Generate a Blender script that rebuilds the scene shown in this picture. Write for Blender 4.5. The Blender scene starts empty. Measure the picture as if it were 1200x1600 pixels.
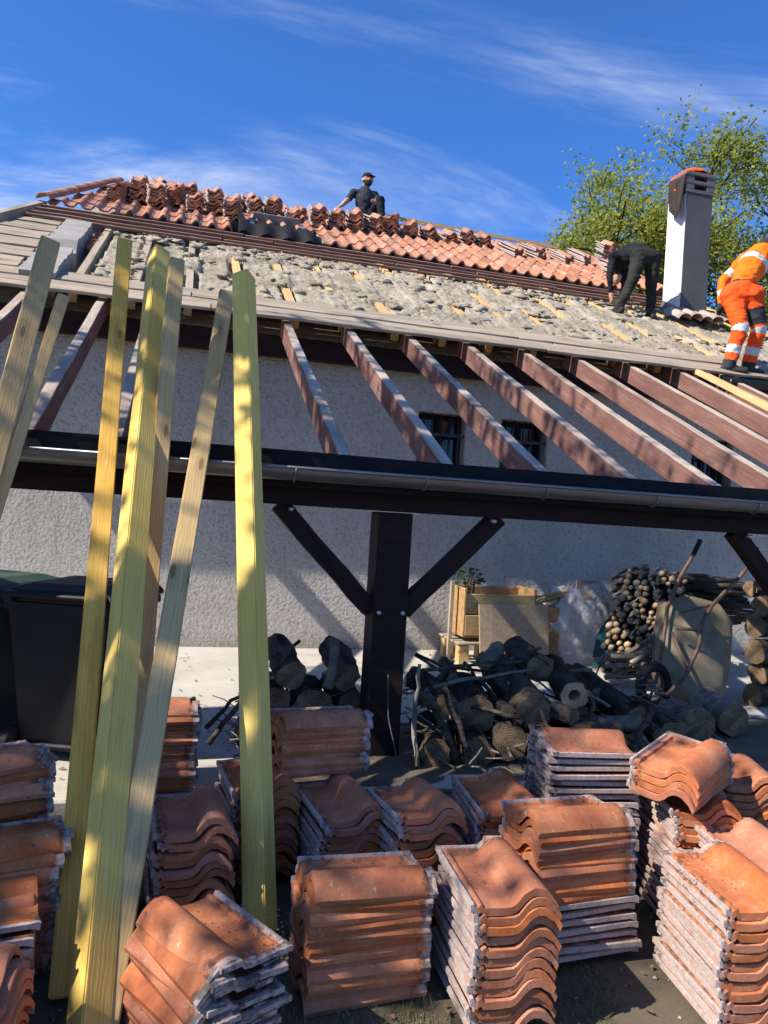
import bpy, bmesh, math, random
import numpy as np
from mathutils import Vector, Matrix, noise
V = Vector
sc = bpy.context.scene
COL = sc.collection
random.seed(7)

# ------------------------------------------------------------------ camera
YAW = math.radians(15.0); ROLL = math.radians(3.5)
cam_d = bpy.data.cameras.new('camera'); cam = bpy.data.objects.new('camera', cam_d); COL.objects.link(cam)
fwd = V((math.sin(YAW), math.cos(YAW), 0)); rgt = V((math.cos(YAW), -math.sin(YAW), 0)); upv = V((0, 0, 1))
cx = rgt*math.cos(ROLL)+upv*math.sin(ROLL); cy = -rgt*math.sin(ROLL)+upv*math.cos(ROLL); cz = -fwd
mw = Matrix((cx, cy, cz)).transposed().to_4x4(); mw.translation = V((0, 0, 1.4))
cam.matrix_world = mw
cam_d.sensor_fit = 'VERTICAL'; cam_d.sensor_height = 24.0; cam_d.lens = 18.0
cam_d.clip_start = 0.05; cam_d.clip_end = 2000
sc.camera = cam

# ------------------------------------------------------------------ world, sun, exposure
EL = math.radians(43.0)
SUN = V((-math.cos(EL), -0.145, math.sin(EL))).normalized()
w = bpy.data.worlds.new('World'); sc.world = w; w.use_nodes = True
nt = w.node_tree; nt.nodes.clear()
def wn(t, **k):
    n = nt.nodes.new(t)
    for a, b in k.items(): setattr(n, a, b)
    return n
out = wn('ShaderNodeOutputWorld'); bg = wn('ShaderNodeBackground'); bg.inputs['Strength'].default_value = 0.102
sky = wn('ShaderNodeTexSky', sky_type='NISHITA', sun_disc=False)
sky.sun_elevation = EL; sky.sun_rotation = math.atan2(SUN.x, SUN.y)
sky.altitude = 900; sky.air_density = 1.0; sky.dust_density = 0.15; sky.ozone_density = 5.0
tc = wn('ShaderNodeTexCoord'); sp = wn('ShaderNodeSeparateXYZ')
nt.links.new(tc.outputs['Generated'], sp.inputs[0])
def wmath(op, a, b=None):
    n = wn('ShaderNodeMath', operation=op)
    for i, q in enumerate((a, b)):
        if q is None: continue
        if isinstance(q, (int, float)): n.inputs[i].default_value = q
        else: nt.links.new(q, n.inputs[i])
    return n.outputs[0]
zc = wmath('MAXIMUM', wmath('ADD', sp.outputs['Z'], 0.12), 0.02)
px = wmath('DIVIDE', sp.outputs['X'], zc); py = wmath('DIVIDE', sp.outputs['Y'], zc)
cb = wn('ShaderNodeCombineXYZ'); nt.links.new(px, cb.inputs[0]); nt.links.new(py, cb.inputs[1])
def cloud(rot, scl, off, lo, hi, detail=7, dist=0.6):
    mp = wn('ShaderNodeMapping'); mp.inputs['Rotation'].default_value = (0, 0, rot); mp.inputs['Scale'].default_value = scl; mp.inputs['Location'].default_value = off
    nt.links.new(cb.outputs[0], mp.inputs[0])
    nz = wn('ShaderNodeTexNoise'); nz.inputs['Scale'].default_value = 1.0; nz.inputs['Detail'].default_value = detail; nz.inputs['Roughness'].default_value = 0.62; nz.inputs['Distortion'].default_value = dist
    nt.links.new(mp.outputs[0], nz.inputs['Vector'])
    mr = wn('ShaderNodeMapRange'); mr.interpolation_type = 'SMOOTHSTEP'
    mr.inputs['From Min'].default_value = lo; mr.inputs['From Max'].default_value = hi
    nt.links.new(nz.outputs['Fac'], mr.inputs['Value'])
    return mr.outputs[0]
c1 = cloud(0.5, (0.55, 1.5, 1), (3.1, 0.4, 0), 0.49, 0.74)
c2 = cloud(0.35, (1.6, 5.0, 1), (7.3, 2.2, 0), 0.45, 0.80)
cf = wmath('MULTIPLY', wmath('MULTIPLY', c1, wmath('ADD', wmath('MULTIPLY', c2, 0.8), 0.35)), 0.9)
mixc = wn('ShaderNodeMix', data_type='RGBA'); nt.links.new(cf, mixc.inputs['Factor'])
tint = wn('ShaderNodeMix', data_type='RGBA', blend_type='MULTIPLY'); tint.inputs['Factor'].default_value = 1.0
tint.inputs['B'].default_value = (0.44, 0.82, 1.28, 1)
nt.links.new(sky.outputs[0], tint.inputs['A'])
nt.links.new(tint.outputs['Result'], mixc.inputs['A']); mixc.inputs['B'].default_value = (6.6, 6.9, 7.4, 1)
nt.links.new(mixc.outputs['Result'], bg.inputs['Color']); nt.links.new(bg.outputs[0], out.inputs['Surface'])
sun_d = bpy.data.lights.new('sun', 'SUN'); sun_d.energy = 5.0; sun_d.angle = math.radians(0.53); sun_d.color = (1.0, 0.94, 0.84)
sun = bpy.data.objects.new('sun', sun_d); COL.objects.link(sun); sun.location = (-20, 0, 20)
sun.rotation_euler = SUN.to_track_quat('Z', 'Y').to_euler()
vs = sc.view_settings; vs.view_transform = 'Standard'; vs.look = 'None'; vs.gamma = 1.0; vs.exposure = 0.78

# ------------------------------------------------------------------ materials
def nodes(name):
    m = bpy.data.materials.new(name); m.use_nodes = True
    t = m.node_tree; b = t.nodes['Principled BSDF']
    return m, t, b
def ramp(t, src, stops):
    n = t.nodes.new('ShaderNodeValToRGB'); e = n.color_ramp.elements
    while len(e) > 1: e.remove(e[-1])
    e[0].position = stops[0][0]; e[0].color = (*stops[0][1], 1)
    for p, c in stops[1:]:
        k = e.new(p); k.color = (*c, 1)
    t.links.new(src, n.inputs[0]); return n.outputs[0]
def tnoise(t, vec, scale, detail=6, rough=0.6, dist=0.0):
    n = t.nodes.new('ShaderNodeTexNoise'); n.inputs['Scale'].default_value = scale; n.inputs['Detail'].default_value = detail
    n.inputs['Roughness'].default_value = rough; n.inputs['Distortion'].default_value = dist
    t.links.new(vec, n.inputs['Vector']); return n.outputs['Fac']
def tmap(t, vec, scale=(1, 1, 1), loc=(0, 0, 0)):
    n = t.nodes.new('ShaderNodeMapping'); n.inputs['Scale'].default_value = scale; n.inputs['Location'].default_value = loc
    t.links.new(vec, n.inputs[0]); return n.outputs[0]
def tmix(t, fac, a, b, mode='MIX'):
    n = t.nodes.new('ShaderNodeMix'); n.data_type = 'RGBA'; n.blend_type = mode
    for i, q in (('Factor', fac), ('A', a), ('B', b)):
        if isinstance(q, (int, float)): n.inputs[i].default_value = q
        elif isinstance(q, tuple): n.inputs[i].default_value = (*q, 1)
        else: t.links.new(q, n.inputs[i])
    return n.outputs['Result']
def tmath(t, op, a, b=None, clamp=False):
    n = t.nodes.new('ShaderNodeMath'); n.operation = op; n.use_clamp = clamp
    for i, q in enumerate((a, b)):
        if q is None: continue
        if isinstance(q, (int, float)): n.inputs[i].default_value = q
        else: t.links.new(q, n.inputs[i])
    return n.outputs[0]
def tcoord(t, kind='Object'):
    return t.nodes.new('ShaderNodeTexCoord').outputs[kind]
def rcoord(t):
    """object coordinates shifted by a random amount for each object, so that copies do not repeat"""
    c = t.nodes.new('ShaderNodeTexCoord').outputs['Object']
    o = t.nodes.new('ShaderNodeObjectInfo').outputs['Random']
    n = t.nodes.new('ShaderNodeVectorMath'); n.operation = 'ADD'
    t.links.new(c, n.inputs[0])
    k = t.nodes.new('ShaderNodeCombineXYZ')
    s = tmath(t, 'MULTIPLY', o, 37.0)
    for i in range(3): t.links.new(s, k.inputs[i])
    t.links.new(k.outputs[0], n.inputs[1]); return n.outputs[0], o, c
def tbump(t, b, h, strength, dist=0.01):
    n = t.nodes.new('ShaderNodeBump'); n.inputs['Strength'].default_value = strength; n.inputs['Distance'].default_value = dist
    t.links.new(h, n.inputs['Height']); t.links.new(n.outputs[0], b.inputs['Normal'])
def smooth(t, src, lo, hi):
    n = t.nodes.new('ShaderNodeMapRange'); n.interpolation_type = 'SMOOTHSTEP'
    n.inputs['From Min'].default_value = lo; n.inputs['From Max'].default_value = hi
    t.links.new(src, n.inputs['Value']); return n.outputs[0]
def simple(name, c0, c1, scale=6, rough=0.8, bump=0.3, bscale=30, bdist=0.004, metallic=0.0, stretch=(1, 1, 1), rand=0.15, spec=0.3):
    m, t, b = nodes(name); v, o, c = rcoord(t)
    v = tmap(t, v, stretch)
    f = tnoise(t, v, scale, 7, 0.62)
    col = ramp(t, f, [(0.32, c0), (0.68, c1)])
    if rand: 
        k = tmath(t, 'ADD', tmath(t, 'MULTIPLY', o, rand*2), 1-rand)
        hs = t.nodes.new('ShaderNodeHueSaturation'); t.links.new(k, hs.inputs['Value']); t.links.new(col, hs.inputs['Color']); col = hs.outputs[0]
    t.links.new(col, b.inputs['Base Color']); b.inputs['Roughness'].default_value = rough; b.inputs['Metallic'].default_value = metallic
    b.inputs['Specular IOR Level'].default_value = spec
    if bump: tbump(t, b, tnoise(t, v, bscale, 5, 0.65), bump, bdist)
    return m
def wood(name, c0, c1, c2, knots=True, rough=0.75, grain=1.0, bump=0.35, rand=0.12, dirt=None, spec=0.25):
    """grain runs along local X"""
    m, t, b = nodes(name); v, o, c = rcoord(t)
    lo = tmap(t, v, (0.9, 7, 7))
    warp = tnoise(t, lo, 1.0, 3, 0.5)
    wv = t.nodes.new('ShaderNodeTexWave'); wv.wave_type = 'BANDS'; wv.bands_direction = 'Y'
    wv.inputs['Scale'].default_value = 22*grain; wv.inputs['Distortion'].default_value = 9.0; wv.inputs['Detail'].default_value = 4; wv.inputs['Detail Scale'].default_value = 1.2
    t.links.new(tmap(t, v, (0.16, 1, 1)), wv.inputs['Vector'])
    fine = tnoise(t, tmap(t, v, (3, 110, 110)), 1.0, 5, 0.7)
    f = tmath(t, 'ADD', tmath(t, 'MULTIPLY', wv.outputs['Fac'], 0.16), tmath(t, 'ADD', tmath(t, 'MULTIPLY', fine, 0.42), tmath(t, 'MULTIPLY', warp, 0.46)))
    col = ramp(t, f, [(0.25, c0), (0.55, c1), (0.85, c2)])
    if knots:
        vo = t.nodes.new('ShaderNodeTexVoronoi'); vo.inputs['Scale'].default_value = 1.0
        t.links.new(tmap(t, v, (2.6, 9, 9)), vo.inputs['Vector'])
        vo.inputs['Randomness'].default_value = 1.0
        k = tmath(t, 'MAXIMUM', smooth(t, vo.outputs['Distance'], 0.16, 0.08), tmath(t, 'MULTIPLY', smooth(t, vo.outputs['Distance'], 0.34, 0.18), 0.35))
        col = tmix(t, tmath(t, 'MULTIPLY', k, 0.75), col, tuple(x*0.32 for x in c0))
    if dirt:
        d = smooth(t, tnoise(t, tmap(t, v, (1.2, 6, 6)), 1.3, 6, 0.7), 0.52, 0.68)
        col = tmix(t, tmath(t, 'MULTIPLY', d, 0.7), col, dirt)
    k = tmath(t, 'ADD', tmath(t, 'MULTIPLY', o, rand*2), 1-rand)
    hs = t.nodes.new('ShaderNodeHueSaturation'); t.links.new(k, hs.inputs['Value']); t.links.new(col, hs.inputs['Color'])
    t.links.new(hs.outputs[0], b.inputs['Base Color']); b.inputs['Roughness'].default_value = rough; b.inputs['Specular IOR Level'].default_value = spec
    if bump: tbump(t, b, f, bump, 0.004)
    return m

MT = {}
# treated pine, several tones
MT['pine_yellow'] = wood('pine_yellow', (0.50, 0.25, 0.04), (0.68, 0.38, 0.07), (0.76, 0.47, 0.12), dirt=(0.44, 0.25, 0.04))
MT['pine_green'] = wood('pine_green', (0.62, 0.40, 0.08), (0.74, 0.50, 0.12), (0.82, 0.60, 0.22), dirt=(0.58, 0.36, 0.07), knots=False)
MT['pine_tan'] = wood('pine_tan', (0.38, 0.23, 0.09), (0.54, 0.36, 0.155), (0.64, 0.46, 0.22))
MT['pine_fresh'] = wood('pine_fresh', (0.46, 0.26, 0.10), (0.60, 0.38, 0.17), (0.68, 0.47, 0.24), knots=False)
MT['wood_grey'] = wood('wood_grey', (0.19, 0.145, 0.10), (0.34, 0.275, 0.20), (0.48, 0.405, 0.30), knots=False, dirt=(0.13, 0.10, 0.07), bump=0.7)
MT['wood_dark'] = wood('wood_dark', (0.014, 0.0075, 0.006), (0.027, 0.014, 0.011), (0.045, 0.024, 0.018), knots=False, rough=0.7, rand=0.08, spec=0.15)
MT['wood_batten'] = wood('wood_batten', (0.15, 0.075, 0.05), (0.22, 0.12, 0.085), (0.30, 0.18, 0.13), knots=False)
MT['chipboard'] = simple('chipboard', (0.24, 0.17, 0.10), (0.36, 0.27, 0.17), scale=38, rough=0.85, bump=0.2, bscale=80)
MT['osb'] = simple('osb', (0.28, 0.15, 0.06), (0.45, 0.28, 0.12), scale=22, rough=0.8, bump=0.5, bscale=40)

def rafter_mat():
    """brown stain on the sides, bare weathered wood on the top face (local +Z)"""
    m, t, b = nodes('rafter_stain'); v, o, c = rcoord(t)
    fine = tnoise(t, tmap(t, v, (3, 90, 90)), 1.0, 6, 0.7)
    big = tnoise(t, tmap(t, v, (1.5, 5, 5)), 1.0, 5, 0.6)
    f = tmath(t, 'ADD', tmath(t, 'MULTIPLY', fine, 0.5), tmath(t, 'MULTIPLY', big, 0.5))
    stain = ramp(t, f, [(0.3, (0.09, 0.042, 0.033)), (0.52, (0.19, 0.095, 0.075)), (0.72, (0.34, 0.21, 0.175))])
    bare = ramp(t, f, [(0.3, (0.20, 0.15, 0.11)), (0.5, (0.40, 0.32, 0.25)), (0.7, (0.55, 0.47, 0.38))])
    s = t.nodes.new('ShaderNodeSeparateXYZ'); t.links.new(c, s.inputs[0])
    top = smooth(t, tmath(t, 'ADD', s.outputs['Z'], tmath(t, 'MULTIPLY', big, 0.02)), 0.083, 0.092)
    t.links.new(tmix(t, top, stain, bare), b.inputs['Base Color']); b.inputs['Roughness'].default_value = 0.85
    b.inputs['Specular IOR Level'].default_value = 0.15
    tbump(t, b, f, 0.6, 0.004); return m
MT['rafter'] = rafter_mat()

def tile_mat(name, lime=1.0, warm=0.0, attr=False, cl=None):
    """fired clay, lime bloom and dirt on the interlocking rims (local x near 0, local y near the head)"""
    m, t, b = nodes(name); v, o, c = rcoord(t)
    if attr:   # many tiles in one mesh: each carries its own tile coordinates and its own random number
        an = t.nodes.new('ShaderNodeAttribute'); an.attribute_name = 'tile_co'; c = an.outputs['Vector']
        a2 = t.nodes.new('ShaderNodeAttribute'); a2.attribute_name = 'tile_rnd'; o = a2.outputs['Fac']; v = tcoord(t)
    s = t.nodes.new('ShaderNodeSeparateXYZ'); t.links.new(c, s.inputs[0])
    big = tnoise(t, v, 7, 5, 0.6); fine = tnoise(t, v, 60, 6, 0.7); mid = tnoise(t, v, 22, 6, 0.7)
    f = tmath(t, 'ADD', tmath(t, 'MULTIPLY', big, 0.65), tmath(t, 'MULTIPLY', fine, 0.35))
    clay = ramp(t, f, [(p_, c_) for p_, c_ in zip((0.28, 0.5, 0.72), cl or ((0.27, 0.078, 0.033), (0.46, 0.148, 0.062), (0.58, 0.26, 0.125)))])
    k = tmath(t, 'ADD', tmath(t, 'MULTIPLY', o, 0.46), 0.72)
    o2 = tmath(t, 'FRACT', tmath(t, 'MULTIPLY', o, 17.31))
    hs = t.nodes.new('ShaderNodeHueSaturation'); t.links.new(k, hs.inputs['Value']); t.links.new(clay, hs.inputs['Color'])
    t.links.new(tmath(t, 'ADD', tmath(t, 'MULTIPLY', o2, 0.18), 0.90), hs.inputs['Saturation'])
    clay = hs.outputs[0]
    # lime bloom
    xm = smooth(t, s.outputs['X'], 0.030, 0.010); ym = smooth(t, s.outputs['Y'], 0.388, 0.402)
    msk = tmath(t, 'MAXIMUM', xm, ym)
    lm = tmath(t, 'MULTIPLY', msk, smooth(t, mid, 0.24, 0.50))
    limec = ramp(t, fine, [(0.3, (0.30, 0.235, 0.205)), (0.7, (0.52, 0.45, 0.41))])
    col = tmix(t, tmath(t, 'MULTIPLY', lm, 0.9*lime), clay, limec)
    # dark dirt in the pan next to the rims
    dx = tmath(t, 'MULTIPLY', smooth(t, s.outputs['X'], 0.075, 0.030), smooth(t, s.outputs['X'], 0.0, 0.02))
    dy = smooth(t, s.outputs['Y'], 0.34, 0.385)
    dm = tmath(t, 'MULTIPLY', tmath(t, 'MAXIMUM', dx, dy), smooth(t, mid, 0.46, 0.60))
    col = tmix(t, tmath(t, 'MULTIPLY', dm, 0.8), col, (0.055, 0.04, 0.03))
    li = tmath(t, 'MULTIPLY', smooth(t, tnoise(t, v, 46, 4, 0.6), 0.64, 0.68), smooth(t, big, 0.45, 0.6))
    col = tmix(t, tmath(t, 'MULTIPLY', li, 0.7), col, (0.42, 0.40, 0.33))
    # sparse specks and pale streaks everywhere
    sp_ = smooth(t, tnoise(t, v, 28, 3, 0.5), 0.68, 0.74)
    col = tmix(t, tmath(t, 'MULTIPLY', sp_, 0.6), col, (0.07, 0.045, 0.03))
    st = smooth(t, tnoise(t, tmap(t, v, (9, 3, 9)), 1.0, 6, 0.7), 0.56, 0.74)
    col = tmix(t, tmath(t, 'MULTIPLY', st, 0.26), col, (0.56, 0.34, 0.21))
    t.links.new(col, b.inputs['Base Color']); b.inputs['Roughness'].default_value = 0.78; b.inputs['Specular IOR Level'].default_value = 0.28
    tbump(t, b, tmath(t, 'ADD', fine, tmath(t, 'MULTIPLY', mid, 1.5)), 0.28, 0.003)
    return m
MT['tile'] = tile_mat('terracotta')
ROOFCLAY = ((0.22, 0.08, 0.045), (0.37, 0.16, 0.092), (0.50, 0.28, 0.185))
MT['tile_roof'] = tile_mat('terracotta_weathered', cl=ROOFCLAY)
MT['tile_mass'] = tile_mat('terracotta_stacked', cl=ROOFCLAY, attr=True)

def stucco():
    m, t, b = nodes('stucco'); c = tcoord(t)
    big = tnoise(t, c, 0.9, 5, 0.6); fine = tnoise(t, c, 34, 4, 0.55, 0.3); grit = tnoise(t, c, 140, 3, 0.6)
    col = ramp(t, big, [(0.3, (0.58, 0.53, 0.46)), (0.7, (0.72, 0.67, 0.59))])
    col = tmix(t, tmath(t, 'MULTIPLY', smooth(t, fine, 0.50, 0.34), 0.5), col, (0.34, 0.31, 0.27))
    s = t.nodes.new('ShaderNodeSeparateXYZ'); t.links.new(c, s.inputs[0])
    run = tmath(t, 'MULTIPLY', smooth(t, tnoise(t, tmap(t, c, (4.5, 4.5, 0.35)), 1.0, 6, 0.7), 0.52, 0.74), 0.38)
    col = tmix(t, run, col, (0.36, 0.32, 0.26))
    splash = tmath(t, 'MULTIPLY', smooth(t, tmath(t, 'ADD', s.outputs['Z'], tmath(t, 'MULTIPLY', big, 0.3)), 0.36, 0.12), 0.4)
    col = tmix(t, splash, col, (0.26, 0.23, 0.19))
    t.links.new(col, b.inputs['Base Color']); b.inputs['Roughness'].default_value = 0.95; b.inputs['Specular IOR Level'].default_value = 0.1
    tbump(t, b, tmath(t, 'ADD', fine, tmath(t, 'MULTIPLY', grit, 0.35)), 1.0, 0.06); return m
MT['stucco'] = stucco()

def concrete(name, c0, c1, stain):
    m, t, b = nodes(name); c = tcoord(t)
    big = tnoise(t, c, 1.3, 7, 0.65); fine = tnoise(t, c, 60, 5, 0.7)
    col = ramp(t, tmath(t, 'ADD', tmath(t, 'MULTIPLY', big, 0.7), tmath(t, 'MULTIPLY', fine, 0.3)), [(0.3, c0), (0.7, c1)])
    st = smooth(t, tnoise(t, c, 3.1, 8, 0.72), 0.55, 0.72)
    st2 = smooth(t, tnoise(t, c, 17, 6, 0.7), 0.58, 0.70)
    col = tmix(t, tmath(t, 'MAXIMUM', tmath(t, 'MULTIPLY', st, 0.7), tmath(t, 'MULTIPLY', st2, 0.35)), col, stain)
    t.links.new(col, b.inputs['Base Color']); b.inputs['Roughness'].default_value = 0.9
    tbump(t, b, tmath(t, 'ADD', fine, big), 0.3, 0.006); return m
MT['terrace'] = concrete('terrace_concrete', (0.34, 0.31, 0.26), (0.52, 0.48, 0.41), (0.19, 0.16, 0.12))
MT['upstand'] = concrete('upstand_concrete', (0.20, 0.18, 0.16), (0.34, 0.31, 0.28), (0.10, 0.085, 0.07))
MT['chimney'] = concrete('chimney_render', (0.60, 0.59, 0.57), (0.74, 0.73, 0.70), (0.46, 0.44, 0.41))
MT['cowl'] = concrete('chimney_cowl', (0.09, 0.09, 0.09), (0.16, 0.16, 0.155), (0.04, 0.04, 0.04))
MT['front_grey'] = concrete('chimney_front', (0.07, 0.07, 0.07), (0.125, 0.125, 0.12), (0.08, 0.08, 0.08))
MT['soil'] = concrete('soil', (0.06, 0.047, 0.03), (0.16, 0.125, 0.08), (0.06, 0.07, 0.025))
MT['brick'] = simple('brick', (0.28, 0.09, 0.055), (0.40, 0.16, 0.10), 14, 0.9, 0.5, 50)
MT['insulation'] = None
def insul():
    m, t, b = nodes('mineral_wool'); c = tcoord(t)
    big = tnoise(t, c, 2.2, 6, 0.65); fine = tnoise(t, tmap(t, c, (1, 1.6, 1)), 26, 7, 0.75, 1.0)
    f = tmath(t, 'ADD', tmath(t, 'MULTIPLY', big, 0.5), tmath(t, 'MULTIPLY', fine, 0.5))
    col = ramp(t, f, [(0.3, (0.15, 0.12, 0.085)), (0.45, (0.29, 0.245, 0.18)), (0.57, (0.42, 0.365, 0.275)), (0.72, (0.58, 0.51, 0.38))])
    y = smooth(t, tnoise(t, c, 1.7, 4, 0.6), 0.62, 0.74)
    col = tmix(t, tmath(t, 'MULTIPLY', y, 0.45), col, (0.56, 0.50, 0.30))
    t.links.new(col, b.inputs['Base Color']); b.inputs['Roughness'].default_value = 1.0; b.inputs['Specular IOR Level'].default_value = 0.05
    tbump(t, b, fine, 0.8, 0.02); return m
MT['insulation'] = insul()
MT['zinc'] = simple('zinc', (0.16, 0.165, 0.165), (0.26, 0.26, 0.255), 5, 0.45, 0.15, 30, 0.002, metallic=0.75, stretch=(0.4, 4, 4), rand=0.03, spec=0.4)
MT['black_metal'] = simple('black_metal', (0.012, 0.012, 0.014), (0.03, 0.03, 0.033), 8, 0.45, 0.1, 40, 0.002, rand=0.03, spec=0.45)
MT['bitumen'] = simple('bitumen', (0.006, 0.006, 0.007), (0.014, 0.014, 0.014), 20, 0.75, 0.4, 60, 0.004, rand=0.05, spec=0.2)
MT['window_metal'] = simple('window_metal', (0.20, 0.21, 0.22), (0.28, 0.29, 0.30), 4, 0.4, 0, metallic=0.5, rand=0)
MT['flashing'] = simple('flashing', (0.45, 0.48, 0.52), (0.6, 0.62, 0.65), 6, 0.5, 0.1, 30, rand=0)
MT['green_plastic'] = simple('green_plastic', (0.026, 0.060, 0.038), (0.042, 0.082, 0.054), 4, 0.42, 0.05, 60, 0.001, rand=0, spec=0.4)
MT['black_plastic'] = simple('black_plastic', (0.006, 0.006, 0.007), (0.012, 0.012, 0.013), 4, 0.5, 0.05, 60, 0.001, rand=0, spec=0.2)
MT['rubber'] = simple('rubber', (0.010, 0.010, 0.010), (0.028, 0.026, 0.024), 15, 0.85, 0.2, 50, rand=0, spec=0.2)
MT['bark'] = simple('bark', (0.02, 0.015, 0.011), (0.13, 0.105, 0.08), 13, 0.95, 1.0, 22, 0.05, stretch=(0.4, 1, 1), rand=0.25, spec=0.05)
MT['bark_pale'] = simple('bark_pale', (0.09, 0.075, 0.06), (0.25, 0.215, 0.17), 10, 0.95, 1.0, 40, 0.008, rand=0.25, spec=0.05)
def ringmat(name, c0, c1):
    m, t, b = nodes(name); c = tcoord(t); wv = t.nodes.new('ShaderNodeTexWave'); wv.wave_type = 'RINGS'; wv.rings_direction = 'X'
    wv.inputs['Scale'].default_value = 22; wv.inputs['Distortion'].default_value = 4; wv.inputs['Detail'].default_value = 3; wv.inputs['Detail Scale'].default_value = 2
    t.links.new(tmap(t, c, (0, 1, 1)), wv.inputs['Vector'])
    f = tmath(t, 'ADD', tmath(t, 'MULTIPLY', wv.outputs['Fac'], 0.13), tmath(t, 'MULTIPLY', tnoise(t, c, 11, 7, 0.75), 0.87))
    t.links.new(ramp(t, f, [(0.36, c0), (0.62, c1)]), b.inputs['Base Color']); b.inputs['Roughness'].default_value = 0.9; b.inputs['Specular IOR Level'].default_value = 0.1
    tbump(t, b, f, 0.8, 0.004); return m
MT['cut_ring'] = ringmat('cut_ring', (0.07, 0.045, 0.027), (0.27, 0.18, 0.10))
MT['cut_wood'] = simple('cut_wood', (0.30, 0.19, 0.095), (0.47, 0.33, 0.19), 9, 0.9, 0.4, 60, rand=0.3, spec=0.1)
MT['cut_old'] = simple('cut_old', (0.14, 0.095, 0.06), (0.26, 0.19, 0.125), 9, 0.9, 0.5, 50, rand=0.3, spec=0.1)
MT['tray'] = simple('tray_metal', (0.15, 0.125, 0.075), (0.25, 0.20, 0.12), 7, 0.6, 0.25, 40, 0.002, rand=0, spec=0.35)
MT['tube_metal'] = simple('tube_metal', (0.10, 0.045, 0.03), (0.20, 0.13, 0.10), 14, 0.6, 0.3, 60, 0.002, metallic=0.3, rand=0)
MT['skin'] = simple('skin', (0.42, 0.22, 0.15), (0.52, 0.29, 0.20), 12, 0.55, 0.1, 80, 0.001, rand=0)
MT['beard'] = simple('beard', (0.02, 0.014, 0.01), (0.05, 0.035, 0.025), 40, 0.9, 0.4, 90, rand=0)
MT['cloth_black'] = simple('cloth_black', (0.010, 0.011, 0.014), (0.024, 0.025, 0.030), 9, 0.9, 0.5, 22, 0.015, rand=0, spec=0.1)
MT['cloth_olive'] = simple('cloth_olive', (0.020, 0.020, 0.016), (0.036, 0.036, 0.029), 9, 0.9, 0.6, 16, 0.02, rand=0, spec=0.1)
MT['cloth_grey'] = simple('cloth_grey', (0.026, 0.028, 0.034), (0.048, 0.05, 0.058), 9, 0.9, 0.5, 20, 0.015, rand=0, spec=0.1)
MT['cloth_brown'] = simple('cloth_brown', (0.030, 0.022, 0.018), (0.055, 0.042, 0.036), 9, 0.9, 0.5, 20, 0.015, rand=0, spec=0.1)
MT['hivis'] = simple('hivis_orange', (0.86, 0.13, 0.010), (0.95, 0.20, 0.016), 7, 0.8, 0.6, 16, 0.02, rand=0, spec=0.1)
MT['hivis_red'] = simple('hivis_red', (0.86, 0.075, 0.012), (0.95, 0.115, 0.018), 7, 0.8, 0.6, 16, 0.02, rand=0, spec=0.1)
MT['reflective'] = simple('reflective_tape', (0.46, 0.46, 0.45), (0.6, 0.6, 0.58), 30, 0.4, 0.2, 40, rand=0, spec=0.6)
MT['boot'] = simple('boot', (0.018, 0.016, 0.014), (0.05, 0.043, 0.037), 20, 0.8, 0.4, 50, rand=0)
MT['teal'] = simple('teal_fabric', (0.01, 0.05, 0.05), (0.02, 0.09, 0.085), 8, 0.9, 0.3, 30, rand=0)
MT['dark_glass'] = simple('dark_glass', (0.006, 0.007, 0.008), (0.010, 0.011, 0.012), 2, 0.08, 0, rand=0, spec=0.5)
MT['bolt'] = simple('bolt', (0.5, 0.5, 0.5), (0.65, 0.65, 0.65), 6, 0.4, 0, metallic=0.6, rand=0)
MT['dead_leaf'] = simple('dead_leaf', (0.10, 0.06, 0.03), (0.24, 0.155, 0.085), 6, 0.9, 0, rand=0)
MT['pebble'] = simple('pebble', (0.20, 0.18, 0.15), (0.42, 0.39, 0.34), 9, 0.9, 0.3, 40, rand=0)
def leafmat(name, c0, c1, trans=0.35):
    m, t, b = nodes(name)
    c = tcoord(t); f = tnoise(t, c, 2.3, 4, 0.6); g = tnoise(t, c, 11, 2, 0.5)
    col = ramp(t, tmath(t, 'ADD', tmath(t, 'MULTIPLY', f, 0.5), tmath(t, 'MULTIPLY', g, 0.5)), [(0.38, c0), (0.62, c1)])
    t.links.new(col, b.inputs['Base Color']); b.inputs['Roughness'].default_value = 0.6; b.inputs['Specular IOR Level'].default_value = 0.25
    tr = t.nodes.new('ShaderNodeBsdfTranslucent'); t.links.new(col, tr.inputs['Color'])
    mx = t.nodes.new('ShaderNodeMixShader'); mx.inputs[0].default_value = trans
    t.links.new(b.outputs[0], mx.inputs[1]); t.links.new(tr.outputs[0], mx.inputs[2])
    t.links.new(mx.outputs[0], t.nodes['Material Output'].inputs['Surface']); return m
MT['leaf_spring'] = leafmat('leaf_spring', (0.20, 0.235, 0.03), (0.38, 0.38, 0.06), 0.5)
MT['leaf_dark'] = leafmat('leaf_dark', (0.03, 0.06, 0.015), (0.06, 0.10, 0.03))
MT['grass'] = leafmat('grass_blade', (0.09, 0.115, 0.03), (0.24, 0.22, 0.09), 0.25)
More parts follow.
